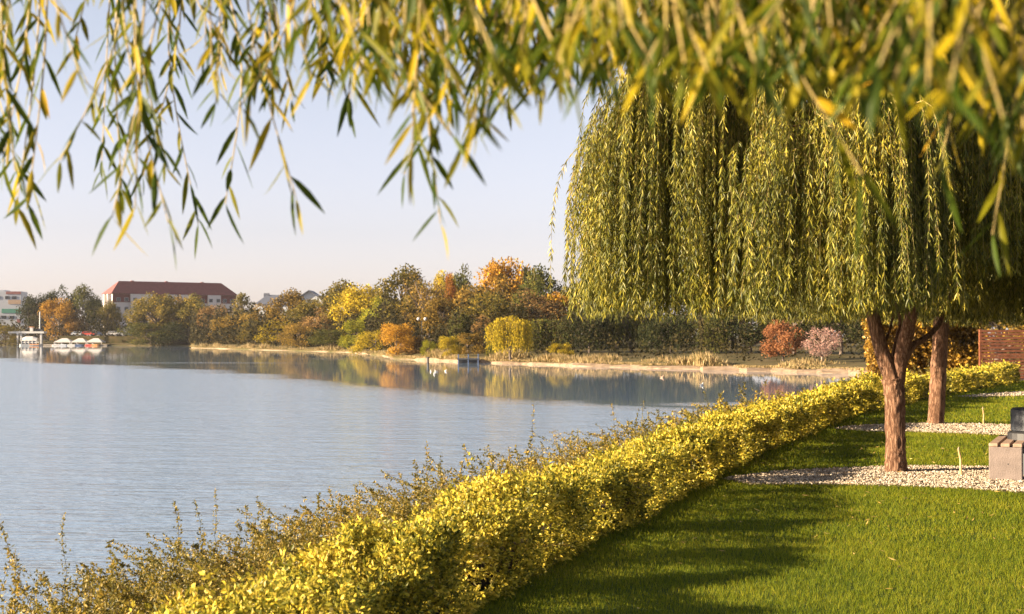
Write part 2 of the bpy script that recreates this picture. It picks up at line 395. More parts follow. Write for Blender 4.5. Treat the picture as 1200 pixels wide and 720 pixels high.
# ------------------------------------------------------------------ golden hedge
def hedge():
    root = empty('hedge', (float(hedge_x(8)), 8, 0), 'long clipped golden yellow hedge curving along the lake edge of the lawn', 'hedge')
    org = np.array(root.location)
    mb = MB(); core = MB()
    H, Wd = .52, .6
    for y0, y1, dens, L in ((1.5, 9, 6800, .032), (9, 14, 5200, .035), (14, 22, 2700, .046), (22, 34, 1100, .068), (34, 49.5, 600, .095)):
        n = int((y1 - y0) * 1.12 * dens * 1.75 / 6)
        y = y0 + rng.random(n) * (y1 - y0); s = rng.random(n) * 1.75           # s runs round the profile
        side = np.where(s < .55, 0, np.where(s < 1.2, 1, 2))
        uu = np.where(side == 0, s / .55, np.where(side == 1, (s - .55) / .65, (s - 1.2) / .55))
        lat = np.where(side == 0, 0., np.where(side == 1, -uu * Wd, -Wd)); z = np.where(side == 0, uu * H, np.where(side == 1, H, (1 - uu) * H))
        nx = np.where(side == 0, 1., np.where(side == 1, 0, -1.)); nz = np.where(side == 1, 1., 0.)
        # rounded shoulders
        rr_ = .13
        ex = np.clip((lat + rr_) / rr_, 0, 1) + np.clip((-Wd + rr_ - lat) / rr_, 0, 1) * -1
        nx = np.where(side == 1, ex * .8, nx); z = np.where(side == 1, z - np.abs(ex) ** 2 * .06, z)
        nz = np.where(side == 0, np.clip((z - H + rr_) / rr_, 0, 1) * .8, nz); lat = np.where(side == 0, lat - nz ** 2 * .06, lat)
        # plants in a row make it lumpy
        lump = np.array([mnoise.noise((yy * .95, ll * 1.2, zz_ * 1.3)) for yy, ll, zz_ in zip(y, lat, z)]) * .17 \
             + np.array([mnoise.noise((yy * 4.0, ll * 4, zz_ * 4 + 9)) for yy, ll, zz_ in zip(y, lat, z)]) * .08
        inn = lump - rng.random(n) ** 1.5 * .1
        slope = np.gradient(hedge_x(np.array([0, .1]) + 1))  # unused, keeps lateral axis simple
        dx = (hedge_x(y + .2) - hedge_x(y - .2)) / .4; ln = np.sqrt(1 + dx * dx); ax, ay = 1 / ln, -dx / ln   # lateral axis
        px = hedge_x(y) + (lat + nx * inn) * ax; py = y + (lat + nx * inn) * ay; pz = z * (1 + 0) + nz * inn
        hv = np.array([mnoise.noise((yy * 1.5, 7.7, 0)) + .5 * mnoise.noise((yy * 4.3, 2.2, 0)) for yy in py]); pz = pz * np.clip(.95 + .2 * hv, .7, 1.1)
        pz = pz + (nz > .5) * (rng.random(n) < .06) * rng.random(n) * .14
        gap = np.array([mnoise.noise((yy * 1.25, 3.3, 5)) + .6 * mnoise.noise((yy * 3.1, 1.3, 8)) for yy in py])
        keep = (pz > .03) & ~((rng.random(n) < np.clip((gap - .05) * 2.8, 0, .7)) & (pz > .1)); nn = keep.sum()
        p = np.c_[px, py, pz][keep] - org
        nrm = np.c_[nx * ax, nx * ay, nz][keep]
        d = unit(nrm * .7 + np.array([0, 0, .6]) + rng.normal(size=(nn, 3)) * .45)
        for j in range(7):                                     # each sprig carries seven leaves
            q = p + d * (j - 2.5) * L * .28 * rng.uniform(.7, 1.3, (nn, 1)) + rng.normal(size=(nn, 3)) * L * .2
            dl = unit(d * (.35 + .12 * j) + rdir(nn) * .8)
            mb.quads(leaf_quads(q, dl, L * rng.uniform(.7, 1.3, nn), L * .56 * rng.uniform(.8, 1.2, nn), droop=.1))
    mb.build('foliage', M['hedge'], root)
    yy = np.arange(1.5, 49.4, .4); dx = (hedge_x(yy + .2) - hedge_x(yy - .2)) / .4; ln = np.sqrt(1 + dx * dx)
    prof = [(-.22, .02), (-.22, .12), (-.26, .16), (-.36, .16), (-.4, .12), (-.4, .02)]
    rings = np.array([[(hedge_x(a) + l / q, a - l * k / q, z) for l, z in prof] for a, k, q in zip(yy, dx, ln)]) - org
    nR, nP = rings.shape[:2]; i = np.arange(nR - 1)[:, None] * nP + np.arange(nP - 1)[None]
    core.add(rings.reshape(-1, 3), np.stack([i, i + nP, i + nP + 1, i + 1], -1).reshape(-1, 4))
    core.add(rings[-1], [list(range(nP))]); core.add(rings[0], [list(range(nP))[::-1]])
    core.build('light_block_core', M['hedge_core'], root)  # solid dark core added inside the foliage to block light, standing for twigs
hedge()

# ------------------------------------------------------------------ low shrubs on the bank (one tangled mass)
def thicket():
    lv = MB(); st = MB()
    y = 2.0
    def stem(base, d0, L, nl, leaf, up):
        k = 8; t = np.linspace(0, 1, k)[:, None]
        d0 = d0 / np.linalg.norm(d0)
        p = base + d0 * L * t + np.array([d0[0] * .35, d0[1] * .35, -.28 + up]) * L * t ** 2
        p += rng.normal(size=(k, 3)) * .008 * L
        st.tube(p, np.linspace(.003, .001, k) * (leaf / .021), 3, cap=False)
        q = rng.random(nl); idx = q * (k - 1); i0 = np.clip(idx.astype(int), 0, k - 2); fr = (idx - i0)[:, None]
        pos = p[i0] * (1 - fr) + p[i0 + 1] * fr + rng.normal(size=(nl, 3)) * (.045 * L * (1.05 - q))[:, None]; tg = unit(p[i0 + 1] - p[i0])
        lv.quads(leaf_quads(pos, unit(rdir(nl) + tg * .5), leaf * rng.uniform(.7, 1.4, nl), leaf * .6 * rng.uniform(.8, 1.2, nl)))
    while y < 47:
        dep = max(y, 4); step = .16 + .012 * max(0, y - 8)
        hx, sx = float(hedge_x(y)), float(shore_x(y))
        x_in = hx - .6
        nl = 210 if y < 12 else (95 if y < 22 else 45); leaf = .02 if y < 12 else (.029 if y < 22 else .055)
        for r in range(56 if 4 < y < 12 else 28):
            x = x_in - rng.random() * min(2.2, x_in - sx - .2); yb = y + rng.normal() * .1
            zb = float(bank_z(np.array([x]), np.array([yb]))[0]) - .03
            L = rng.uniform(.32, .74) * (1 if y < 12 else 1.1)
            d0 = np.array([rng.normal() * .5 - .35, rng.normal() * .6 - .1, rng.uniform(.45, 1.05)])
            up = .0; 
            if rng.random() < .018: d0 = np.array([rng.normal() * .15, rng.normal() * .15, 1]); up = .28; L *= 1.0
            top = x_in - x
            stem(np.array([x, yb, zb]), d0, L * (1.0 + .36 * top), nl, leaf, up)
        y += step
    root = empty('shrub_thicket', (float(hedge_x(8)) - 1.2, 8, -.3), 'tangled olive brown low shrubs with arching shoots between golden hedge and lake', 'shrubs')
    root['kind'] = 'stuff'
    for mb, nm, mt in ((lv, 'foliage', M['shrub']), (st, 'stems', M['twig_brown'])):
        o = mb.build(nm, mt, root); o.matrix_parent_inverse = root.matrix_world.inverted()
        o.location = -np.array(root.location)
        o['kind'] = 'stuff'
thicket()

# ------------------------------------------------------------------ weeping willows
def trunk_bump(seed, sides, amp=.1):
    def f(i, th):
        return np.array([1 + amp * (abs(mnoise.noise((math.cos(a) * 3.2 + seed, math.sin(a) * 3.2, i * .13))) * 2 - .6
                 + .8 * mnoise.noise((math.cos(a) * 7 + seed, math.sin(a) * 7, i * .22))) for a in th])
    return f
def curve(pts, n):
    """smooth line through points"""
    pts = np.asarray(pts, float); m = len(pts)
    t = np.linspace(0, m - 1, n); out = []
    for a in t:
        i = min(int(a), m - 2); f = a - i
        p0, p1, p2, p3 = pts[max(i - 1, 0)], pts[i], pts[i + 1], pts[min(i + 2, m - 1)]
        out.append(.5 * ((2 * p1) + (p2 - p0) * f + (2 * p0 - 5 * p1 + 4 * p2 - p3) * f * f + (3 * p1 - p0 - 3 * p2 + p3) * f ** 3))
    return np.array(out)

def strands(lv, tw, starts, outw, lens, zfloor, lpm, leaf, width, sway=.1):
    for s, o, L in zip(starts, outw, lens):
        k = max(6, int(L * 5)); t = np.linspace(0, 1, k)[:, None]
        ph = rng.random(2) * 6.28; fr = rng.uniform(2, 5, 2)
        x = s + o[None] * (1 - np.exp(-3 * t)) + np.array([0, 0, -1]) * L * (t ** 1.15)
        x = x + np.array([0, 0, .12]) * np.sin(np.minimum(t * 4, math.pi))
        x[:, 0] += sway * .4 * t[:, 0] * np.sin(fr[0] * t[:, 0] + ph[0]); x[:, 1] += sway * .4 * t[:, 0] * np.sin(fr[1] * t[:, 0] + ph[1])
        tw.tube(x, np.linspace(.004, .0015, k), 3, cap=False)
        n = int(L * lpm); q = np.sort(rng.random(n)) ** .85; idx = q * (k - 1); i0 = np.clip(idx.astype(int), 0, k - 2); f = (idx - i0)[:, None]
        pos = x[i0] * (1 - f) + x[i0 + 1] * f; tg = unit(x[i0 + 1] - x[i0])
        a = np.arange(n) * 2.4 + rng.random(n); sd = np.c_[np.cos(a), np.sin(a), np.zeros(n)]
        d = unit(tg * rng.uniform(.5, 1.1, (n, 1)) + sd * rng.uniform(.35, .8, (n, 1)) + np.array([0, 0, -.25]))
        lv.quads(leaf_quads(pos, d, leaf * rng.uniform(.6, 1.25, n), width * rng.uniform(.8, 1.2, n), droop=.12))

def crown_meshes(seed, Rc, ncl, zb, forks, top=6.1, lo_edge=4.4, extra=()):
    """forks: points (z about 2) where limbs leave the trunk"""
    global rng
    keep = rng; rng = np.random.default_rng(seed)
    lv, tw, br = MB(), MB(), MB()
    anchors = []
    for i in range(ncl):
        rr = Rc * math.sqrt((i + .5) / ncl) * (1 if i < ncl * .9 else .97); a = i * 2.39996 + rng.normal() * .25
        z = top - (top - lo_edge) * (rr / Rc) ** 2 + rng.normal() * .35
        if i % 4 == 1 and rr > Rc * .45: z -= rng.uniform(.6, 1.5)
        anchors.append(np.array([math.cos(a) * rr, math.sin(a) * rr, z]))
    anchors += [np.array(e, float) for e in extra]
    forks = [np.array(f, float) for f in forks]
    for f in forks:                                   # main limbs
        pass
    for A in anchors:
        f = forks[int(np.argmin([np.linalg.norm((A - g)[:2]) for g in forks]))]
        mid = f * .45 + A * .55 + np.array([0, 0, .7]); up = f + np.array([0, 0, .8]) + (A - f) * np.array([.15, .15, 0])
        c = curve([f, up, mid, A + np.array([0, 0, .1])], 14)
        c += np.cumsum(rng.normal(size=c.shape) * .015, axis=0) * np.linspace(0, 1, 14)[:, None]
        br.tube(c, np.linspace(.045, .01, 14), 5, cap=False)
        ow = np.array([A[0], A[1], 0]); nrm = np.linalg.norm(ow); ow = ow / (nrm + 1e-6)
        ns = int(rng.integers(32, 52)); sg = rng.uniform(.1, .19); front = .2 * (A[1] < -1.2) if zb < 1.8 else 0; wind = rng.normal(size=3) * np.array([.12, .12, 0]); lift = max(0, rng.normal()) * .22 * (np.linalg.norm(A[:2]) < Rc * .93); st, ou, ln = [], [], []
        for j in range(ns):
            a = rng.random() * 6.28; r = abs(rng.normal()) * sg
            s = A + np.array([math.cos(a) * r, math.sin(a) * r, rng.normal() * .18])
            zend = zb + lift + front + abs(rng.normal()) * .2 + (rng.random() < .45) * rng.random() * 1.5
            st.append(s); ou.append(wind + ow * rng.uniform(.1, .34) + np.array([math.cos(a), math.sin(a), 0]) * rng.uniform(.02, .16)); ln.append(max(.5, s[2] - zend))
        strands(lv, tw, st, ou, ln, zb, 62, .083, .0132)
    rng = keep
    return lv.mesh('crown', M['willow']), tw.mesh('twigs', M['twig']), br.mesh('branches', M['bark_willow'], True)

def add_part(name, me, root): return link(name, me, root)

# willow one, the forked tree in the gravel
T1 = gnd(1050, 554)
def loc1(px, py, dd=0): return at(px, py, T1[1] + dd) - T1
w1 = empty('willow_tree', T1, 'forked weeping willow with ridged reddish trunk in the nearest gravel strip', 'tree')
mb = MB()
base = curve([loc1(1050, 557), loc1(1050, 552), loc1(1049.5, 530), loc1(1049, 490), loc1(1048, 462), loc1(1046, 444)], 90)
rad_ = np.interp(np.linspace(0, 1, 90), [0, .04, .08, .15, .5, .85, 1], [.235, .185, .15, .13, .112, .12, .126])
mb.tube(base, rad_, 48, bump=trunk_bump(1, 48, .11))
mb.build('trunk', M['bark_willow'], w1, True)
def limb(pts, r0, r1, root, seed, n=50, sides=28, amp=.09):
    m = MB(); m.tube(curve(pts, n), np.linspace(r0, r1, n), sides, bump=trunk_bump(seed, sides, amp)); return m.build('limb', M['bark_willow'], root, True)
limb([loc1(1046, 462), loc1(1043, 440), loc1(1033, 410), loc1(1025, 380), loc1(1020, 350), loc1(1012, 300, -.2), loc1(1000, 220, -.5)], .1, .06, w1, 3)
limb([loc1(1049, 466), loc1(1052, 440), loc1(1059, 405, -.1), loc1(1068, 370, -.2), loc1(1076, 340, -.2), loc1(1092, 280, -.2), loc1(1110, 200, -.1)], .095, .055, w1, 4)
limb([loc1(1051, 445, .05), loc1(1059, 425, .1), loc1(1070, 405, .15), loc1(1084, 397, .2), loc1(1098, 383, .3), loc1(1106, 367, .4), loc1(1120, 330, .5)], .05, .022, w1, 5, 40, 14)
limb([loc1(1047, 440, .1), loc1(1046, 425, .1), loc1(1050, 400, .12), loc1(1055, 378, .2), loc1(1050, 352, .2)], .03, .016, w1, 6, 30, 10)
limb([loc1(1036, 402, .02), loc1(1042, 390, .05), loc1(1046, 372, .1), loc1(1052, 352, .1), loc1(1054, 330, .1)], .018, .01, w1, 8, 24, 8)
forks1 = [loc1(1014, 315), loc1(1088, 300), loc1(1050, 330, .4)]
ex = [loc1(px, py, dd) for px, py, dd in ((890, 190, -2.6), (925, 160, -2.9), (960, 150, -3.0), (1000, 120, -3.1), (1035, 90, -3.2), (1062, 110, -3.0), (1080, 130, -2.6), (905, 230, -2.9), (735, 120, -.4), (722, 150, .3), (750, 160, -1), (728, 240, -.2), (770, 140, .2), (765, 120, 1.5), (780, 160, -1.2), (740, 150, .8))]
c1 = crown_meshes(11, 3.5, 92, 1.83, forks1, extra=ex)
for nm, me in zip(('crown', 'twigs', 'branches'), c1): add_part(nm, me, w1)

# willow two, straight trunk in the second gravel strip
T2 = gnd(1097, 497.5)
def loc2(px, py, dd=0): return at(px, py, T2[1] + dd) - T2
w2 = empty('willow_tree', T2, 'straight single-trunk willow standing in the second gravel strip behind the forked one', 'tree')
mb = MB()
b2 = curve([loc2(1096.5, 499), loc2(1097, 490), loc2(1099, 450), loc2(1101, 410), loc2(1103, 375), loc2(1105, 340), loc2(1107, 300)], 80)
mb.tube(b2, np.interp(np.linspace(0, 1, 80), [0, .04, .08, .15, 1], [.25, .2, .168, .15, .12]), 40, bump=trunk_bump(21, 40, .09))
mb.build('trunk', M['bark_willow'], w2, True)
c2 = crown_meshes(12, 3.9, 76, 1.86, [loc2(1107, 305), loc2(1107, 300, .3), loc2(1110, 300, -.3)])
for nm, me in zip(('crown', 'twigs', 'branches'), c2): add_part(nm, me, w2)
def straight_willow(loc, label, rz, s=1.0, trunk_me=[]):
    w = empty('willow_tree', loc, label, 'tree', rz=rz)
    w.scale = (s, s, s)
    if not trunk_me: trunk_me.append([o for o in bpy.data.objects if o.parent == w2 and o.name.startswith('trunk')][0].data)
    link('trunk', trunk_me[0], w)
    for nm, me in zip(('crown', 'twigs', 'branches'), c2): add_part(nm, me, w)
    return w
straight_willow((8.9, 17.2, 0), 'weeping willow reaching into the right edge over the concrete bench', 2.0, .95)
straight_willow((12.6, 33.5, 0), 'third willow back along the lawn, seen as hanging foliage over the fence', 4.1)

# ------------------------------------------------------------------ the willow whose boughs hang over the viewer
def near_leaf(mb, p, d, L, W, bend):
    """nine-point curved lance leaf, folded along its midrib"""
    n = len(p); d = unit(d); s = unit(np.cross(d, rdir(n))); nr = np.cross(s, d)
    st = [(0, .0), (.22, .8), (.5, 1.0), (.78, .62), (1, 0)]
    L = L[:, None]; W = W[:, None]; bend = bend[:, None]
    rows = []
    for t_, w_ in st:
        c = p + d * L * t_ + nr * bend * L * (t_ * t_) + np.array([0, 0, -.12]) * L * t_ * t_
        rows.append((c - s * W * .5 * w_ + nr * W * .16 * w_, c, c + s * W * .5 * w_ + nr * W * .16 * w_))
    v = np.stack([rows[0][1], rows[1][0], rows[1][1], rows[1][2], rows[2][0], rows[2][1], rows[2][2], rows[3][0], rows[3][1], rows[3][2], rows[4][1]], 1)
    fq = np.array([(1, 4, 5, 2), (2, 5, 6, 3), (4, 7, 8, 5), (5, 8, 9, 6)]); ft = np.array([(0, 1, 2), (0, 2, 3), (7, 10, 8), (8, 10, 9)])
    o = (np.arange(n) * 11)[:, None, None]; base = mb.n
    mb.add(v.reshape(-1, 3), (fq[None] + o).reshape(-1, 4))
    f3 = (ft[None] + o).reshape(-1, 3) + base
    mb.L.append(f3.ravel()); mb.S.append(np.full(len(f3), 3)); mb.M.append(np.zeros(len(f3), int))

def overhang():
    root = empty('willow_tree', (4.6, -1.6, 0), 'out of frame willow whose blurred leafy boughs hang across the top', 'tree')
    org = np.array(root.location)
    lv, tw = MB(), MB()
    env_x = [-150, 0, 60, 130, 180, 215, 250, 275, 330, 360, 400, 430, 460, 505, 535, 560, 600, 640, 680, 740, 800, 900, 1000, 1060, 1100, 1160, 1200, 1400]
    env_y = [240, 235, 225, 255, 260, 200, 235, 120, 215, 140, 110, 125, 120, 190, 250, 165, 155, 140, 135, 125, 105, 115, 140, 120, 125, 195, 165, 165]
    limbs = [curve([(4.6, -1.6, 2.2), (3.6, -.2, 3.3), (2.2, 1.1, 3.5), (.6, 2.1, 3.3), (-1.0, 2.7, 3.05), (-2.6, 3.0, 2.85)], 40),
             curve([(4.6, -1.6, 2.2), (4.2, .2, 3.2), (3.4, 1.4, 3.2), (2.6, 2.3, 3.0), (1.5, 3.0, 2.9)], 30),
             curve([(3.6, -.2, 3.3), (2.2, .3, 3.3), (1.0, 1.0, 3.0), (.2, 1.4, 2.75)], 24)]
    allp = np.concatenate(limbs)
    def strand(px, tip, d, lpm, leaf):
        top = at(px, 0, d); e = at(px + rng.normal() * 22, tip, d + rng.normal() * .12)
        z0 = top[2] + rng.uniform(.15, .5); s = np.array([top[0] + rng.normal() * .06, top[1] + rng.normal() * .06, z0])
        mid = (s + e) / 2 + np.array([rng.normal() * .05, rng.normal() * .05, 0])
        c = curve([s, mid, e], 16)
        q = allp[np.argmin(np.linalg.norm(allp - s, axis=1))]
        b = curve([q, (q + s) / 2 + np.array([0, 0, .12]), s, c[3]], 12)
        tw.tube(b[:10] - org, np.linspace(.006, .003, 10), 5, cap=False); tw.tube(c - org, np.linspace(.003, .001, 16), 5, cap=False)
        ln = np.linalg.norm(np.diff(c, axis=0), axis=1).sum(); n = max(4, int(ln * lpm))
        q = np.linspace(.02, 1, n) + rng.normal(size=n) * .01; idx = np.clip(q, 0, 1) * 15; i0 = np.clip(idx.astype(int), 0, 14); f = (idx - i0)[:, None]
        pos = c[i0] * (1 - f) + c[i0 + 1] * f; tg = unit(c[i0 + 1] - c[i0])
        a = np.arange(n) * 2.4 + rng.random() * 6; sd = np.c_[np.cos(a), np.sin(a), np.zeros(n)]
        dd = unit(tg * rng.uniform(.4, 1.1, (n, 1)) + sd * rng.uniform(.35, 1.1, (n, 1)) + np.array([0, 0, -.4]))
        near_leaf(lv, pos - org, dd, leaf * rng.uniform(.65, 1.2, n), leaf * .13 * rng.uniform(.8, 1.25, n), rng.normal(size=n) * .12)
    for lo, hi, n, d0, d1, p in ((-140, 250, 26, 2.3, 3.4, 1.35), (250, 420, 18, 2.2, 3.4, 1.7), (400, 690, 84, 1.7, 3.2, 1.0), (660, 1060, 165, 1.35, 2.8, 1.25), (1040, 1360, 120, 1.3, 2.7, 1.25)):
        for k in range(n):
            px = rng.uniform(lo, hi); e = np.interp(px, env_x, env_y); tip = (e - 24) * (1 - .75 * rng.random() ** p)
            strand(px, tip, rng.uniform(d0, d1), 48, .07 if px < 660 else .058)
    # single long shoots that reach lowest
    for px, tip, d in ((135, 255, 2.6), (165, 245, 2.6), (180, 262, 2.7), (75, 238, 2.7), (40, 200, 2.6), (220, 262, 3.2), (240, 240, 3.2), (327, 232, 2.9), (527, 262, 2.5), (500, 205, 2.5), (5, 245, 2.9), (400, 130, 3.0), (1165, 275, 2.2), (995, 205, 1.9), (1085, 200, 2.0)):
        strand(px, tip, d, 32, .088)
    lv.build('foliage', M['willow_near'], root, True); tw.build('twigs', M['twig'], root)
    m = MB()
    for c, r0, r1 in zip(limbs, (.09, .08, .05), (.012, .012, .01)): m.tube(c - org, np.linspace(r0, r1, len(c)), 14, bump=trunk_bump(31, 14, .06))
    m.build('limb', M['bark_willow'], root, True)
    m = MB(); m.tube(curve([(0, 0, -.05), (.02, 0, .6), (-.03, .02, 1.5), (0, 0, 2.3)], 50), np.interp(np.linspace(0, 1, 50), [0, .1, 1], [.22, .17, .13]), 32, bump=trunk_bump(33, 32, .1))
    m.build('trunk', M['bark_willow'], root, True)
overhang()

# ------------------------------------------------------------------ far trees
def far_crown(seed, kind):
    global rng
    keep = rng; rng = np.random.default_rng(seed)
    mb, br = MB(), MB()
    lobes = []
    trunk_h = {'round': .22, 'tall': .12, 'bush': .02, 'cone': .08, 'bare': .24, 'weep': .2}[kind]
    nl = {'round': 34, 'tall': 34, 'bush': 26, 'cone': 40, 'bare': 30, 'weep': 30}[kind]
    for i in range(nl):
        h = rng.random()
        if kind == 'cone': r = .42 * (1 - h) ** .8 + .04; z = .06 + h * .9; s = .16 * (1 - h) + .06
        elif kind == 'tall': r = .4 * math.sin(math.pi * (.12 + .83 * h)) ** .7; z = .1 + h * .83; s = rng.uniform(.1, .17)
        elif kind == 'bush': r = .5 * math.cos(h * 1.35) ** .6; z = .04 + h * .84; s = rng.uniform(.13, .22)
        elif kind == 'weep': r = .46 * math.sqrt(rng.random()); z = .88 - 1.0 * r * r - rng.random() * .05; s = .12
        else: r = .47 * math.sin(math.pi * (.2 + .72 * h)) ** .7; z = trunk_h + .02 + h * (.88 - trunk_h); s = rng.uniform(.1, .19)
        a = rng.random() * 6.28; r *= rng.uniform(.55, 1.05) if kind != 'weep' else 1
        lobes.append((np.array([math.cos(a) * r, math.sin(a) * r, z]), s))
    # trunk and limbs
    br.tube(curve([(0, 0, -.03), (.01, 0, trunk_h * .6), (0, .01, .45), (.01, 0, .75)], 14), np.linspace(.028, .008, 14), 7)
    for c, s in lobes:
        z0 = max(trunk_h * .7, c[2] - .3 * rng.uniform(.6, 1.2)); f = np.array([0, 0, min(z0, .7)])
        br.tube(curve([f, f * .45 + c * .55 + np.array([0, 0, -.02]), c], 7), np.linspace(.011, .003, 7), 4, cap=False)
        if kind == 'bare':
            for q in range(7):
                e = c + rdir(1)[0] * s * 1.25; br.tube(curve([c * .7 + f * .3, c, e], 5), np.linspace(.005, .0015, 5), 3, cap=False)
    tot = {'bare': 1700}.get(kind, 6500)
    w = np.array([s ** 2 for _, s in lobes]); cnt = (w / w.sum() * tot).astype(int)
    for (c, s), n in zip(lobes, cnt):
        if kind == 'weep':
            k = n // 12
            th = rng.random(k) * 6.28; rr = s * np.sqrt(rng.random(k)); L = np.clip(c[2] - .06, .1, 1) * rng.uniform(.5, 1.0, k)
            for j in range(12):
                q = j / 12
                p = c + np.c_[np.cos(th) * rr, np.sin(th) * rr, -L * q + s * .5 * (1 - (rr / s) ** 2)] + rng.normal(size=(k, 3)) * .008
                mb.quads(leaf_quads(p, np.array([0, 0, -1.]) + rng.normal(size=(k, 3)) * .3, .055 * rng.uniform(.6, 1.3, k), .017 * rng.uniform(.7, 1.3, k)))
            continue
        d = rdir(n); rr = s * rng.random(n) ** .35 * np.array([1 + .35 * mnoise.noise(tuple(q * 2.5 + c * 9)) for q in d])
        p = c + d * rr[:, None] * np.array([1, 1, .85])
        L = .034 * rng.uniform(.6, 1.4, n)
        mb.quads(leaf_quads(p, unit(d * .6 + rng.normal(size=(n, 3)) * .7), L, L * .72, side=d + rng.normal(size=(n, 3)) * .6))
    rng = keep
    return mb.mesh('crown', M['f_olive']), br.mesh('trunk', M['bark_far'], True)
VAR = {k: [far_crown(100 + 7 * i + 31 * j, k) for i in range(n)] for j, (k, n) in enumerate((('round', 3), ('tall', 2), ('bush', 3), ('cone', 1), ('bare', 2), ('weep', 2)))}
cnt_ = {}
def land_z(d): return -.4 if d < 200 else -.2
def far_tree(px, top, w, d, kind, pal, label, cat='tree', zb=None, name=None, group=None, bk=None):
    z0 = land_z(d) if zb is None else zb
    top = top + (rng.normal() * 7 if kind == 'weep' and pal != 'yellow' else 0)
    h = (zat(top, d) - z0) * (1.08 if kind in ('round', 'bare', 'tall') else 1.04); wd = w / F * d * (1.34 if kind in ('round', 'bush', 'weep') else 1)
    i = cnt_.get(kind, 0); cnt_[kind] = i + 1
    cr, tr = VAR[kind][i % len(VAR[kind])]
    root = empty(name or ('shrub' if kind == 'bush' else 'autumn_tree'), (xat(px, d), d, z0), label, cat if kind != 'bush' or cat != 'tree' else 'shrub', group, rz=rng.random() * 6.28)
    nat = {'round': .98, 'tall': .72, 'bush': 1.1, 'cone': .85, 'bare': 1.0, 'weep': 1.05}[kind]
    sx = wd / nat; root.scale = (sx, sx, h)
    t = link('trunk', tr, root); c = link('crown', cr, root)
    c.material_slots[0].link = 'OBJECT'; c.material_slots[0].material = M['f_' + pal]
    if bk: t.material_slots[0].link = 'OBJECT'; t.material_slots[0].material = M[bk]
    return root
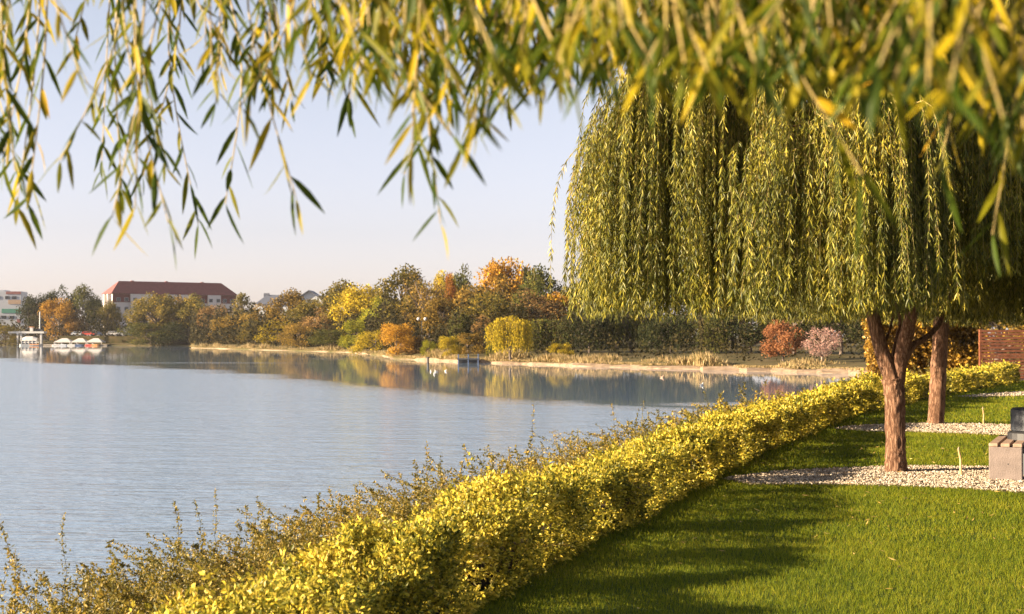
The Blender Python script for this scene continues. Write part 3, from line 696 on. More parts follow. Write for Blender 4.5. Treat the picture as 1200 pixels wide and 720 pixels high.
TREES = [
 # px, top y, width px, depth, kind, palette, label
 (6, 378, 34, 446, 'bush', 'olive', 'brown olive shrub at the far left edge of the water below the panelled block'),
 (44, 351, 34, 500, 'round', 'dark', 'dark green tree beside the low brown hall behind the white mast'),
 (70, 341, 34, 505, 'round', 'dark', 'tall dark green tree behind the small orange tree at the boat dock'),
 (97, 341, 32, 505, 'round', 'green', 'dark green round tree just left of the red roofed block'),
 (110, 353, 20, 515, 'round', 'dark', 'dark tree tucked against the sunlit end wall of the red roofed block'),
 (69, 351, 34, 462, 'tall', 'orange', 'small orange brown tree behind the white canopies of the boat dock'),
 (86, 366, 24, 464, 'round', 'brown', 'brownish little tree right beside the orange one at the boat dock'),
 (125, 358, 27, 468, 'round', 'olive', 'olive tree with a yellowish top covering the left end of the red roofed block'),
 (163, 360, 16, 470, 'tall', 'dark', 'narrow dark tree in front of the white facade of the red roofed block'),
 (184, 350, 46, 440, 'round', 'olive', 'broad olive tree in front of the middle of the red roofed block'),
 (206, 352, 40, 446, 'round', 'tan', 'tan and olive tree below the roof middle of the apartment block'),
 (234, 351, 44, 440, 'round', 'olive', 'olive tree in front of the right half of the red roofed block'),
 (178, 378, 60, 436, 'bush', 'green', 'dark green shrub at the waterline below the broad olive tree'),
 (222, 376, 56, 434, 'bush', 'dark', 'nearly black shrub at the waterline left of the tan shore strip'),
 (252, 362, 34, 428, 'round', 'brown', 'reddish brown tree at the right end of the red roofed block'),
 (284, 343, 46, 380, 'cone', 'olive', 'pointed olive tree between the red roof and the slate roofs'),
 (272, 368, 42, 366, 'bush', 'tan', 'tan bush at the start of the pale shore strip'),
 (308, 360, 46, 350, 'round', 'tan', 'tan tree below the left slate roof'),
 (300, 376, 34, 334, 'bush', 'olive', 'olive bush at the foot of the tan tree under the slate roof'),
 (338, 346, 44, 340, 'round', 'tan', 'orange tan tree reaching over the long slate roof'),
 (330, 374, 44, 318, 'bush', 'yellow', 'golden olive bush at the water below the slate roof gable'),
 (362, 357, 42, 320, 'round', 'olive', 'olive tree just below the slate roof gable'),
 (352, 378, 40, 296, 'bush', 'tan', 'tan bush on the shore below the gable, left of the dark one'),
 (384, 364, 50, 300, 'round', 'brown', 'brown grey tree to the left of the bright yellow group'),
 (388, 386, 40, 274, 'bush', 'green', 'dark olive bush at the shore left of the bright yellow group'),
 (404, 337, 52, 300, 'round', 'olive', 'tall olive green tree at the left of the bright yellow group'),
 (424, 341, 54, 280, 'round', 'yellow', 'bright yellow round tree on the left shore'),
 (447, 353, 40, 262, 'round', 'lime', 'lime green tree between the yellow and the brown trees'),
 (418, 372, 36, 258, 'bush', 'lime', 'yellow green bush at the waterline below the bright yellow tree'),
 (440, 384, 40, 232, 'bush', 'yellow', 'yellow bush at the waterline left of the orange bush'),
 (470, 322, 62, 275, 'round', 'olive', 'tall olive tree with orange tips left of the brown spreading tree'),
 (494, 326, 66, 235, 'bare', 'tan', 'large thin-leaved brown tree with spreading branches above the twin globe lamp'),
 (478, 352, 40, 240, 'round', 'olive', 'olive tree under the spreading brown tree'),
 (522, 320, 30, 262, 'tall', 'yellow', 'tall bright yellow tree behind the red one'),
 (525, 329, 24, 240, 'tall', 'rust', 'narrow red orange tree in front of the bright yellow one'),
 (548, 320, 40, 300, 'round', 'green', 'grey green tree rising behind the red narrow tree'),
 (520, 355, 52, 215, 'round', 'tan', 'golden brown tree below the narrow red tree'),
 (560, 342, 60, 225, 'round', 'tan', 'orange and olive round tree in the middle of the far shore'),
 (597, 305, 58, 240, 'tall', 'orange', 'tallest orange brown tree of the far shore with a ragged top'),
 (596, 330, 66, 235, 'round', 'tan', 'rust brown tree filling the space under the tallest orange tree'),
 (618, 311, 24, 228, 'cone', 'dark', 'dark pointed conifer right of the tallest orange tree'),
 (640, 322, 56, 220, 'round', 'green', 'green tree right of the dark conifer beside the big willow'),
 (575, 350, 56, 200, 'round', 'olive', 'olive tree above the red shrub on the far shore'),
 (625, 345, 56, 205, 'round', 'brown', 'brown olive tree above the golden willow'),
 (660, 350, 56, 210, 'round', 'orange', 'orange tree showing through the left skirt of the big willow'),
 (540, 366, 26, 190, 'weep', 'green', 'small green weeping tree left of the dark hollow on the shore'),
 (465, 379, 38, 188, 'bush', 'orange', 'glowing orange bush on the point of the far shore'),
 (486, 392, 36, 190, 'bush', 'brown', 'dark brown bush beside the glowing orange one'),
 (503, 398, 16, 176, 'bush', 'lime', 'little lime bush on the far shore between brown and yellow ones'),
 (525, 394, 22, 170, 'bush', 'yellow', 'bright yellow little bush left of the dark hollow on the shore'),
 (548, 388, 34, 178, 'bush', 'tan', 'tan bush over the dark hollow on the shore'),
 (567, 374, 22, 185, 'round', 'brown', 'dull brown red little tree left of the golden willow'),
 (582, 398, 20, 166, 'bush', 'green', 'small olive bush just left of the golden willow'),
 (598, 367, 46, 153, 'weep', 'yellow', 'golden weeping willow standing at the far waterline'),
 (642, 367, 60, 172, 'weep', 'green', 'dark green weeping willow right beside the golden one'),
 (690, 366, 60, 166, 'weep', 'dark', 'dark weeping tree under the left skirt of the big willow'),
 (738, 362, 62, 166, 'weep', 'green', 'dark weeping tree behind the tan reeds of the far shore'),
 (786, 362, 58, 160, 'weep', 'dark', 'dark weeping tree above the middle of the stony shore'),
 (830, 360, 60, 158, 'weep', 'green', 'dark weeping tree left of the coral red little tree'),
 (880, 356, 64, 156, 'round', 'dark', 'dark tree directly behind the coral red little tree'),
 (930, 352, 70, 150, 'round', 'dark', 'dark tree between the coral red and the pinkish little trees'),
 (985, 354, 70, 146, 'round', 'dark', 'dark tree behind the pinkish bare little tree'),
 (1030, 350, 60, 140, 'round', 'dark', 'dark tree behind the golden ivy mass and the forked trunk'),
 (656, 402, 24, 152, 'bush', 'yellow', 'golden low bush right of the golden weeping willow'),
 (918, 379, 41, 130, 'round', 'coral', 'coral red little tree with a thin dark trunk on the far shore'),
 (963, 385, 46, 124, 'bare', 'pink', 'pinkish pale bare little tree right of the coral one'),
 (700, 335, 90, 230, 'round', 'olive', 'olive tree far behind the left skirt of the big willow'),
 (722, 345, 70, 200, 'round', 'dark', 'dark tree filling the gap behind the left skirt of the big willow'),
 (770, 330, 90, 225, 'round', 'green', 'green tree far behind the middle of the big willow'),
 (850, 330, 90, 215, 'round', 'dark', 'dark green tree far behind the big willow, above the red little tree'),
 (940, 325, 100, 205, 'round', 'green', 'green tree far behind, hidden by the hanging strands'),
 (1040, 325, 110, 190, 'round', 'dark', 'dark tall tree far behind the forked trunk'),
 (1170, 330, 120, 95, 'round', 'olive', 'olive tree rising behind the red slatted fence'),
 (1270, 330, 120, 90, 'round', 'tan', 'tan tree behind the fence at the right edge'),
]
for T in TREES:
    z = None
    if T[0] in (918, 963): z = -.75
    if T[4] in ('bush', 'weep') and T[3] < 240: z = -.8
    if T[4] == 'bush' and T[3] > 400: z = -.9
    o = far_tree(*T, zb=z, bk='bark_pale' if T[5] == 'pink' else None)
# leafy crowns on the little trees are denser
# dry grass and reeds along the far shore: stuff
def shore_grass():
    mb = MB()
    pts = []
    for a, b in zip(SS[:-1], SS[1:]):
        L = np.linalg.norm(b - a); dist = np.linalg.norm(a); n = int(L * (60 if dist < 215 else 8))
        t_ = rng.random((n, 1)); q = a + (b - a) * t_; q = q + unit(q) * (.8 + rng.random((n, 1)) ** 1.6 * 7); pts.append(q)
    p = np.concatenate(pts); n = len(p)
    big = np.array([max(0, mnoise.noise((x * .16, y * .16, 3))) for x, y in p])
    off_ = rng.random(n)
    for k in range(5):
        h = (.22 + big * 1.7) * rng.uniform(.5, 1.3, n); b = np.c_[p + rng.normal(size=p.shape) * .25, np.full(n, -1.15)]
        d = rng.normal(size=(n, 3)) * .3; d[:, 2] = 1
        mb.quads(leaf_quads(b, d, h, .1 + .06 * big))
    tag(mb.build('dry_grass', M['dry']), 'tan dry grass and reeds along the stony far shore', 'grass', kind='stuff')
shore_grass()
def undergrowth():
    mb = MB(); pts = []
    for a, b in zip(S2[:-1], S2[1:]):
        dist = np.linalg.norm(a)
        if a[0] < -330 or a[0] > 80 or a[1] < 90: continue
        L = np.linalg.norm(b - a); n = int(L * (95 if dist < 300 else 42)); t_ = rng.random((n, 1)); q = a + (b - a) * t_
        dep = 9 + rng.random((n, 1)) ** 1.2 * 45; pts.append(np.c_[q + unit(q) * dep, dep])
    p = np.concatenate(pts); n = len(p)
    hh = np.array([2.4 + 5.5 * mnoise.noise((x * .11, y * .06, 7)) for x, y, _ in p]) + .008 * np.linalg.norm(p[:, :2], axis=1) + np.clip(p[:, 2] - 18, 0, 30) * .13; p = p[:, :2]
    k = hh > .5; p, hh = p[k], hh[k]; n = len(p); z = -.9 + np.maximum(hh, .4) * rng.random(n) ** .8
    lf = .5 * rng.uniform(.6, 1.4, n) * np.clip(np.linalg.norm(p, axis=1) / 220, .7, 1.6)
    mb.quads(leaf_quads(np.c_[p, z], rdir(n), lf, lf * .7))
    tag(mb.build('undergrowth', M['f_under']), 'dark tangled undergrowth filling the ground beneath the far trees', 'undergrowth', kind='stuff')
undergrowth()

# golden climbing plant before the fence
def ivy():
    d = 54.0; x0, x1 = xat(1012, d), xat(1152, d)
    root = empty('climbing_plant', ((x0 + x1) / 2, d, 0), 'tall golden orange leafy mass behind the trunks, left of the red fence', 'climber')
    mb = MB(); n = 16000; L = x1 - x0
    x = (rng.random(n) - .5) * L; z = rng.random(n) ** .9 * 3.1; y = rng.normal(size=n) * .25 - .5 + np.array([mnoise.noise((a * .9, b * .9, 1)) for a, b in zip(x, z)]) * .9
    tap = np.array([mnoise.noise((0, b * .8, 4)) for b in z]) * .5; x = np.where(x < -L * .4, x + tap, x)
    lf = .13 * rng.uniform(.6, 1.4, n)
    mb.quads(leaf_quads(np.c_[x, y, z], rdir(n) * .8 + np.array([-.3, -.4, -.3]), lf, lf * .75))
    mb.build('foliage', M['ivy'], root)
    mb = MB(); mb.box((-L / 2 + .3, 0, 0), (L / 2 - .1, .25, 2.9)); mb.build('stems', M['twig_brown'], root)
M['ivy'] = leafmat('ivy_leaf', [(0, (.04, .03, .01)), (.35, (.2, .11, .016)), (.7, (.42, .23, .022)), (1, (.52, .34, .035))], trans=.25, rough=.5, clump=.45, cscale=.9)
ivy()

# red slatted fence
M['red_wood'] = simple('red_wood', (.14, .045, .018), .6, var=.35, scale=6, bump=.3)
def fence():
    d = 51.0; x0 = xat(1148, d); root = empty('wooden_fence', (x0, d, 0), 'reddish brown horizontal slat fence at the far end of the lawn', 'fence')
    mb = MB()
    for k in range(15):
        z = .08 + k * .118 + rng.normal() * .004; mb.box((0, rng.normal() * .004, z), (9, .03, z + .085))
    mb.build('slat_panel', M['red_wood'], root)
    for k in range(6):
        mb = MB(); mb.box((k * 1.79, .036, -.1), (k * 1.79 + .09, .13, 1.84)); mb.build('post', M['red_wood'], root)
fence()

# ------------------------------------------------------------------ bench, stakes, bin
M['concrete'] = simple('pale_concrete', (.155, .122, .108), .85, var=.16, scale=9, bump=.25, bscale=60)
M['bench_wood'] = simple('weathered_wood', (.3, .2, .14), .75, var=.3, scale=12)
M['grey'] = simple('slate_grey', (.028, .033, .042), .6, var=.15)
M['black'] = simple('near_black', (.02, .02, .022), .5, var=.2)
def bench():
    a = gnd(1159, 563.5); b = gnd(1198, 565)
    rz = math.atan2(b[1] - a[1], b[0] - a[0]); W = np.linalg.norm(b - a)
    root = empty('bench', a, 'pale concrete block bench topped with three weathered timber slats', 'bench', rz=rz)
    def blk(y0, y1):
        me = MB(); me.box((0, y0, 0), (W, y1, .375)); o = me.build('concrete_support', M['concrete'], root)
        bv = o.modifiers.new('b', 'BEVEL'); bv.width = .008; bv.segments = 2
        return o
    o = blk(0, .16); blk(1.25, 1.41)
    me = MB(); me.tube([(W * .58, -.002, .19), (W * .58, .01, .19)], .007, 10); me.build('bolt_hole', M['black'], o)
    sw = W * .27; gap = (W - 3 * sw) / 2
    for k in range(3):
        me = MB(); x = k * (sw + gap); me.box((x, -.004, .377), (x + sw, 1.42, .415)); o = me.build('seat_slat', M['bench_wood'], root)
        bv = o.modifiers.new('b', 'BEVEL'); bv.width = .004; bv.segments = 1
bench()
def bin_():
    a = gnd(1194.5, 560); root = empty('litter_bin', (a[0] + .22, a[1] + .25, 0), 'slate grey litter bin cut by the right edge beside the bench', 'bin')
    m = MB(); m.tube([(0, 0, 0), (0, 0, .02), (0, 0, .38), (0, 0, .4)], [.2, .22, .22, .2], 20); m.build('body', M['grey'], root, False)
    m = MB(); m.tube([(0, 0, .4), (0, 0, .415), (0, 0, .49), (0, 0, .51)], [.235, .25, .25, .22], 20); m.build('rim', M['black'], root, False)
    m = MB(); m.tube([(0, 0, .51), (0, 0, .52), (0, 0, .75), (0, 0, .775)], [.2, .215, .215, .19], 20); m.build('hood', M['grey'], root, False)
bin_()
M['stake'] = simple('stake_wood', (.42, .27, .12), .8, var=.3, scale=20)
def stake(px, yb, yt, lean, label):
    a = gnd(px, yb); h = (yb - yt) / F * a[1]
    o = empty('wooden_stake', a, label, 'stake'); m = MB()
    m.tube(curve([(0, 0, -.05), (lean * .3, 0, h * .3), (lean * .6 + .008, 0, h * .66), (lean, 0, h)], 14), np.linspace(.018, .011, 14), 8, bump=trunk_bump(px, 8, .25))
    m.build('shaft', M['stake'], o)
    m = MB(); m.tube([(lean, 0, h - .002), (lean + .004, 0, h + .03)], [.013, .004], 7); m.build('split_tip', M['bench_wood'], o)
stake(1127, 559, 527, -.035, 'thick crooked brown stake in the nearest gravel strip beside the bench')
stake(1153, 499, 479, -.02, 'thin pale straight stake at the edge of the second gravel strip')

# ------------------------------------------------------------------ far buildings
M['render_white'] = simple('white_render', (.6, .54, .5), .85, var=.06)
M['red_roof'] = simple('red_roof_tile', (.15, .04, .035), .8, var=.15, scale=1)
M['red_wall'] = simple('dark_red_wall', (.16, .045, .04), .8, var=.1)
M['slate'] = simple('slate_roof', (.07, .08, .11), .7, var=.2)
M['glass'] = simple('dark_glass', (.03, .035, .045), .15, var=.2)
M['panel_white'] = simple('pale_panel', (.4, .42, .45), .6, var=.06)
M['panel_green'] = simple('green_panel', (.06, .22, .16), .6)
M['panel_red'] = simple('dull_red_panel', (.24, .1, .09), .6)
M['panel_tan'] = simple('tan_panel', (.4, .28, .19), .6)
M['brown_wall'] = simple('brown_wall', (.1, .07, .075), .8)
M['white'] = simple('white_paint', (.42, .41, .4), .5, var=.04)
M['canvas'] = simple('white_canvas', (.42, .4, .38), .8, var=.04)
M['wood_far'] = simple('dock_wood', (.3, .25, .2), .8, var=.2)
M['red_paint'] = simple('red_paint', (.45, .06, .04), .35, var=.05)
M['silver_paint'] = simple('silver_paint', (.5, .52, .55), .35, .3, var=.05)
M['blue_paint'] = simple('dark_blue_paint', (.05, .08, .16), .35, var=.05)
M['rubber'] = simple('rubber', (.02, .02, .02), .8)
M['orange_paint'] = simple('orange_paint', (.6, .25, .08), .45)

def apartment():
    A = (xat(131.5, 515), 515, -.2); th = R(33); L, D, Ez, Rz = 47.5, 10.5, 17.2, 22.0
    root = empty('apartment_block', A, 'long white apartment block with a red hipped roof across the lake', 'building', rz=th)
    m = MB(); m.box((0, 0, 0), (L, D, Ez)); m.build('wall', M['render_white'], root)
    m = MB(); o = .7; r = 4.0
    v = [(-o, -o, Ez + .01), (L + o, -o, Ez + .01), (L + o, D + o, Ez + .01), (-o, D + o, Ez + .01), (r, D / 2, Rz), (L - r, D / 2, Rz)]
    m.add(v, [[0, 1, 5, 4]]); m.add(v, [[1, 2, 5]]); m.add(v, [[2, 3, 4, 5]]); m.add(v, [[3, 0, 4]]); m.add(v, [[3, 2, 1, 0]])
    rf = m.build('roof', M['red_roof'], root)
    for x in (9, 22, 36):
        m = MB(); m.box((x, D / 2 + 1, Rz - 2), (x + 1, D / 2 + 2, Rz + .3)); m.build('chimney', M['red_wall'], rf)
    bays = [(6.5, 14.5), (20, 24), (24.8, 29.5), (36, 41)]
    x = 0
    for a, b in bays + [(L, L)]:
        if a - x > .5: m = MB(); m.box((x + .05, -.12, Ez - 3.1), (a - .05, -.003, Ez - .05)); m.build('top_storey_panel', M['red_wall'], root)
        if b > a: m = MB(); m.box((a, -1.0, 0), (b, -.003, Ez - .1)); m.build('bay', M['render_white'], root)
        x = b
    fr = M['panel_white']
    def win(x, z, y, w=1.5, h=1.4):
        m = MB(); m.box((x, y - .06, z), (x + w, y - .003, z + h)); q = m.build('window', fr, root)
        m = MB(); m.box((x + .1, y - .08, z + .1), (x + w - .1, y - .063, z + h - .1)); m.build('pane', M['glass'], q)
    for fl in range(5):
        z = 1.2 + fl * 3.3; x = 1.5
        while x < L - 2:
            inb = any(a - .2 < x < b - 1.3 for a, b in bays); edge = any(a - 1.7 <= x <= a or b - 1.5 <= x <= b for a, b in bays)
            if not edge or inb: win(x, z, -1.0 if inb else (-.12 if fl == 4 else 0))
            x += 2.9
    for fl in range(5):
        for yy in (3.4, 7.9):
            m = MB(); m.box((-.08, yy, 1.2 + fl * 3.3), (-.003, yy + 1.3, 2.7 + fl * 3.3)); m.build('window', M['glass'], root)
    m = MB(); m.box((-1.2, 1.5, 0), (-.003, 2.6, Ez - .1)); m.box((-1.2, 6.0, 0), (-.003, 7.0, Ez - .1)); m.build('balcony_stack', M['render_white'], root)
apartment()

def slate_house():
    d = 430; k = d / F; x0 = xat(300, d)
    root = empty('slate_roof_house', (x0, d, 0), 'pale building with dark slate roofs and a gable above the tan trees', 'building')
    ze, zr = zat(357, d), zat(345.3, d)
    m = MB(); m.box((0, 0, 0), (15, 9, ze)); m.box((22.2, 2, 0), (24.8 + .2, 9, zat(352, d))); m.build('wall', M['panel_white'], root)
    m = MB(); v = [(-.6, -.6, ze), (15.6, -.6, ze), (15.6, 9.6, ze), (-.6, 9.6, ze), (2.6, 4.5, zr), (15.6, 4.5, zr)]
    m.add(v, [[0, 1, 5, 4], [2, 3, 4, 5]]); m.add(v, [[3, 0, 4], [1, 2, 5]]); m.add(v, [[3, 2, 1, 0]]); rf = m.build('roof', M['slate'], root)
    m = MB(); m.box((1.6, 4, zr - 1), (3.2, 5.2, zr + .5)); m.build('chimney', M['slate'], rf)
    a, b, ap, zeg, zap = 13.2, 19.6, 16.4, zat(347.5, d), zat(340.5, d)
    m = MB(); v = [(a, -3, 0), (b, -3, 0), (b, -3, zeg), (ap, -3, zap - .35), (a, -3, zeg), (a, 7, 0), (b, 7, 0), (b, 7, zeg), (ap, 7, zap - .35), (a, 7, zeg)]
    m.add(v, [[0, 1, 2, 3, 4], [9, 8, 7, 6, 5]]); m.add(v, [[1, 6, 7, 2], [5, 0, 4, 9], [2, 7, 8, 3], [3, 8, 9, 4]]); m.build('gable_wall', M['panel_white'], root)
    m = MB()
    for s, e in ((-1, a - .7), (1, b + .7)):
        ze2 = zeg - .75
        v = [(ap, -3.7, zap), (e, -3.7, ze2), (e, 7.5, ze2), (ap, 7.5, zap), (ap, -3.7, zap - .3), (e, -3.7, ze2 - .3), (e, 7.5, ze2 - .3), (ap, 7.5, zap - .3)]
        m.add(v, [[0, 1, 2, 3], [7, 6, 5, 4], [0, 4, 5, 1], [1, 5, 6, 2], [2, 6, 7, 3], [3, 7, 4, 0]])
    m.build('roof', M['slate'], root)
    m = MB(); m.box((19.7, -.5, zat(362, d)), (24.6, 8, zat(346.5, d))); m.build('dark_wing', M['slate'], root)
    for x in (14.2, 15.9, 17.4):
        m = MB(); m.box((x, -3.06, zeg - 2.4), (x + 1.1, -3.003, zeg - 1)); m.build('window', M['glass'], root)
    for x in (3, 6.5, 10):
        m = MB(); m.box((x, -.06, ze - 2), (x + 1.4, -.003, ze - .5)); m.build('window', M['glass'], root)
    m = MB(); m.box((19.62, -3.2, zat(358, d)), (20.6, -2.4, zat(347.5, d))); m.build('white_corner', M['white'], root)
slate_house()

def panel_block():
    d = 520; k = d / F; x1 = xat(24.5, d); zt = zat(341, d)
    root = empty('panelled_block', (x1, d, -.2), 'pale modern block with green, tan and red panels at the left edge', 'building', rz=R(8))
    m = MB(); m.box((-17, 0, 0), (0, 12, zt)); m.build('wall', M['panel_white'], root)
    def pn(x0, x1_, p0, p1, mt, nm='facade_panel'):
        m = MB(); m.box((x0, -.12, zat(p1, d)), (x1_, -.003, zat(p0, d))); m.build(nm, mt, root)
    pn(-5.3, -.05, 341.2, 344.5, M['panel_red']); pn(-4.5, -.05, 351, 356, M['panel_tan']); pn(-6.8, -.05, 361.5, 366.5, M['panel_green']); pn(-15, -9, 352, 356, M['panel_green'])
    pn(-1.4, -.05, 373.5, 378, M['panel_red'])
    for x, p in ((-3.2, 348), (-5.6, 348), (-4, 371), (-6.8, 371), (-3.4, 382), (-9, 348), (-9.5, 371), (-12, 360), (-12, 382), (-8, 382)):
        m = MB(); m.box((x, -.1, zat(p + 2.2, d)), (x + 1.6, -.003, zat(p - 1.4, d))); m.build('window', M['glass'], root)
    m = MB(); m.box((-16.5, .5, zt), (-6, 11, zt + .5)); m.build('roof', M['panel_white'], root)
    m = MB(); m.box((.02, -1.5, zat(381.3, d)), (2.6, 3, zat(380, d))); m.build('entrance_canopy', M['panel_white'], root)
panel_block()
def hall():
    d = 540; root = empty('hall', (xat(25, d), d, -.2), 'low dark brown hall beside the panelled block', 'building')
    w = 22 / F * d; ze, zr = zat(360, d), zat(354.5, d)
    m = MB(); m.box((0, 0, 0), (w, 12, ze)); m.build('wall', M['brown_wall'], root)
    m = MB(); v = [(-.4, -.5, ze), (w + .4, -.5, ze), (w + .4, 12.5, ze), (-.4, 12.5, ze), (-.4, 6, zr), (w + .4, 6, zr)]
    m.add(v, [[0, 1, 5, 4], [2, 3, 4, 5], [3, 2, 1, 0]]); m.add(v, [[3, 0, 4], [1, 2, 5]]); m.build('roof', M['red_wall'], root)
    for x in (1, 3.2, 5.2):
        m = MB(); m.box((x, -.06, 1), (x + 1.3, -.003, 3)); m.build('window', M['glass'], root)
hall()

# ------------------------------------------------------------------ boat dock on the left shore
DD = 441.0; k_ = DD / F
def X_(px): return xat(px, DD)
def Z_(py): return zat(py, DD)
def dock():
    root = empty('footbridge', (X_(10), DD + 3, WATER), 'pale flat footbridge on white pillars at the left end of the shore', 'bridge')
    org = np.array(root.location)
    def b(nm, x0, x1, y0, y1, z0, z1, mt):
        m = MB(); m.box(np.array((x0, y0, z0)) - org, np.array((x1, y1, z1)) - org); return m.build(nm, mt, root)
    b('deck', X_(7), X_(49), DD + 2, DD + 5, Z_(390.8), Z_(388.6), M['white'])
    for px in (16.5, 20.5, 44): b('pillar', X_(px), X_(px + 1.9), DD + 2.4, DD + 3.4, -2.2, Z_(390.9), M['white'])
    h = empty('kiosk', (X_(33), DD + 3.2, Z_(388.5)), 'tiny white kiosk standing on the footbridge', 'kiosk')
    m = MB(); m.box((-.4, -.5, 0), (.5, .5, 1.3)); m.build('wall', M['white'], h); m = MB(); m.box((-.6, -.7, 1.302), (.7, .7, 1.45)); m.build('roof', M['orange_paint'], h)
    ms = empty('mast', (X_(42.3), DD + 3.5, Z_(388.5)), 'white mast rising from the footbridge', 'mast')
    m = MB(); m.tube([(0, 0, 0), (0, 0, 6.2)], [.22, .14], 8); m.build('pole', M['white'], ms)
    m = MB(); m.box((-1.6, -.3, .01), (.9, .3, .7)); m.build('base', M['grey'], ms)
    # covered boat
    r = empty('covered_boat', (X_(39), DD - 2, WATER), 'white boat with a glazed rounded canopy moored left of the canopies', 'boat')
    w = 26 * k_
    m = MB(); st = [(-.5, .2), (-.42, 1), (.35, 1), (.5, .35)]; lo = [(f * w, s * 1.1 * sgn, .0) for f, s in st for sgn in (-1, 1)]
    vv = np.array([[(f * w, -1.3 * s, .55), (f * w, -.9 * s, -.2), (f * w, .9 * s, -.2), (f * w, 1.3 * s, .55)] for f, s in st])
    i = np.arange(3)[:, None] * 4 + np.arange(3)[None]; m.add(vv.reshape(-1, 3), np.stack([i, i + 1, i + 5, i + 4], -1).reshape(-1, 4)); m.add(vv[0], [[0, 1, 2, 3]]); m.add(vv[-1], [[3, 2, 1, 0]])
    m.add(np.array([vv[:, 0], vv[:, 3]]).reshape(-1, 3), [[0, 1, 5, 4], [1, 2, 6, 5], [2, 3, 7, 6]]); m.build('hull', M['white'], r)
    m = MB(); a = np.linspace(0, math.pi, 9); 
    rg = np.array([[(x * w, -math.cos(t_) * 1.2, .9 + math.sin(t_) * 2.0 * h_) for t_ in a] for x, h_ in ((-.36, .8), (-.2, 1), (.1, 1), (.3, .75))])
    i = np.arange(3)[:, None] * 9 + np.arange(8)[None]; m.add(rg.reshape(-1, 3), np.stack([i, i + 1, i + 10, i + 9], -1).reshape(-1, 4)); m.build('canopy', M['canvas'], r)
    for x in np.linspace(-.36, .3, 5):
        m = MB(); m.tube([(x * w, -1.22, .4), (x * w, -1.22, 1.6)], .09, 6); m.build('canopy_post', M['white'], r)
    m = MB(); m.box((-.34 * w, -1.16, .56), (.28 * w, -1.1, 1.5)); m.build('side_window', M['glass'], r)
    m = MB(); m.box((.0 * w, -1.36, .3), (.42 * w, -1.31, .52)); m.build('orange_stripe', M['orange_paint'], r)
    # pontoon and canopies
    p = empty('pontoon', (X_(92), DD - 2, WATER), 'low floating timber pontoon under the three white canopies', 'pontoon')
    m = MB(); m.box((-37 * k_, -1.4, .1), (37 * k_, 3.2, .42)); m.build('deck', M['wood_far'], p)
    for x in (-30, -10, 10, 30):
        m = MB(); m.tube([(x * k_, -1.0, -.3), (x * k_, 2.8, -.3)], .3, 8); m.build('float', M['panel_white'], p)
    for a_, b_, nm in ((67, 86.5, 'left of the three white dock canopies, next to the covered boat'), (86.8, 104, 'middle one of the three white canopies on the dock'), (104.3, 122.5, 'right-hand white dock canopy above the red pedal boat')):
        c = empty('canopy_tent', (X_((a_ + b_) / 2), DD - 1.2, WATER + .42), nm, 'canopy', 'white canopies on the boat dock')
        hw = (b_ - a_) / 2 * k_; z0, z1 = Z_(400.6) - WATER - .42, Z_(396.6) - WATER - .42
        m = MB(); v = [(-hw, -1.6, z0), (hw, -1.6, z0), (hw, 2.6, z0), (-hw, 2.6, z0), (-hw * .3, .5, z1), (hw * .3, .5, z1), (-hw, -1.6, z0 - .25), (hw, -1.6, z0 - .25), (hw, 2.6, z0 - .25), (-hw, 2.6, z0 - .25)]
        m.add(v, [[0, 1, 5, 4], [2, 3, 4, 5], [0, 6, 7, 1], [1, 7, 8, 2], [2, 8, 9, 3], [3, 9, 6, 0]]); m.add(v, [[3, 0, 4], [1, 2, 5]]); m.build('cover', M['canvas'], c)
        for sx in (-1, 1):
            for yy in (-1.5, 2.5):
                m = MB(); m.tube([(sx * (hw - .15), yy, 0), (sx * (hw - .15), yy, z0 - .1)], .07, 6); m.build('post', M['white'], c)
    def pedalo(px, mt, label, dy=-4.2):
        b = empty('pedal_boat', (X_(px), DD + dy, WATER), label, 'pedal boat', 'pedal boats at the dock')
        for s in (-1, 1):
            m = MB(); m.tube([(-1.3, s * .55, .12), (-1.1, s * .55, .15), (.9, s * .55, .15), (1.35, s * .5, .3)], [.12, .27, .27, .08], 8); m.build('float', mt, b)
        m = MB(); m.box((-.9, -.6, .32), (.8, .6, .45)); m.build('deck', mt, b)
        m = MB(); m.box((-.7, -.5, .452), (-.1, .5, .6)); m.box((-.8, -.5, .6), (-.65, .5, 1.1)); m.build('seat', M['white'], b)
        return b
    pedalo(72, M['white'], 'white pedal boat at the left end of the dock'); pedalo(80, M['silver_paint'], 'grey pedal boat under the left dock canopy'); pedalo(90, M['white'], 'white pedal boat before the middle dock canopy')
    pedalo(98, M['blue_paint'], 'dark blue pedal boat between the middle and right dock canopies'); pedalo(110, M['red_paint'], 'red pedal boat under the right dock canopy'); pedalo(116, M['orange_paint'], 'orange pedal boat at the right end of the dock')
    def car(px, d, mt, label, py):
        c = empty('parked_car', (xat(px, d), d, zat(py, d)), label, 'car', 'cars parked behind the boat dock')
        prof = [(-2.1, .35), (2.1, .35), (2.1, .75), (1.2, .92), (.6, 1.42), (-1.2, 1.42), (-1.9, .95), (-2.1, .85)]
        m = MB(); n = len(prof); v = [(x, -.82, z) for x, z in prof] + [(x, .82, z) for x, z in prof]
        m.add(v, [list(range(n))]); m.add(v, [list(range(2 * n - 1, n - 1, -1))]); m.add(v, [[i, i + n, (i + 1) % n + n, (i + 1) % n] for i in range(n)]); m.build('body', mt, c)
        m = MB(); m.add([(-1.55, -.83, .95), (.95, -.83, .95), (.5, -.83, 1.34), (-1.1, -.83, 1.34)], [[0, 1, 2, 3]]); m.add([(-1.55, .83, .95), (.95, .83, .95), (.5, .83, 1.34), (-1.1, .83, 1.34)], [[3, 2, 1, 0]]); m.build('window', M['glass'], c)
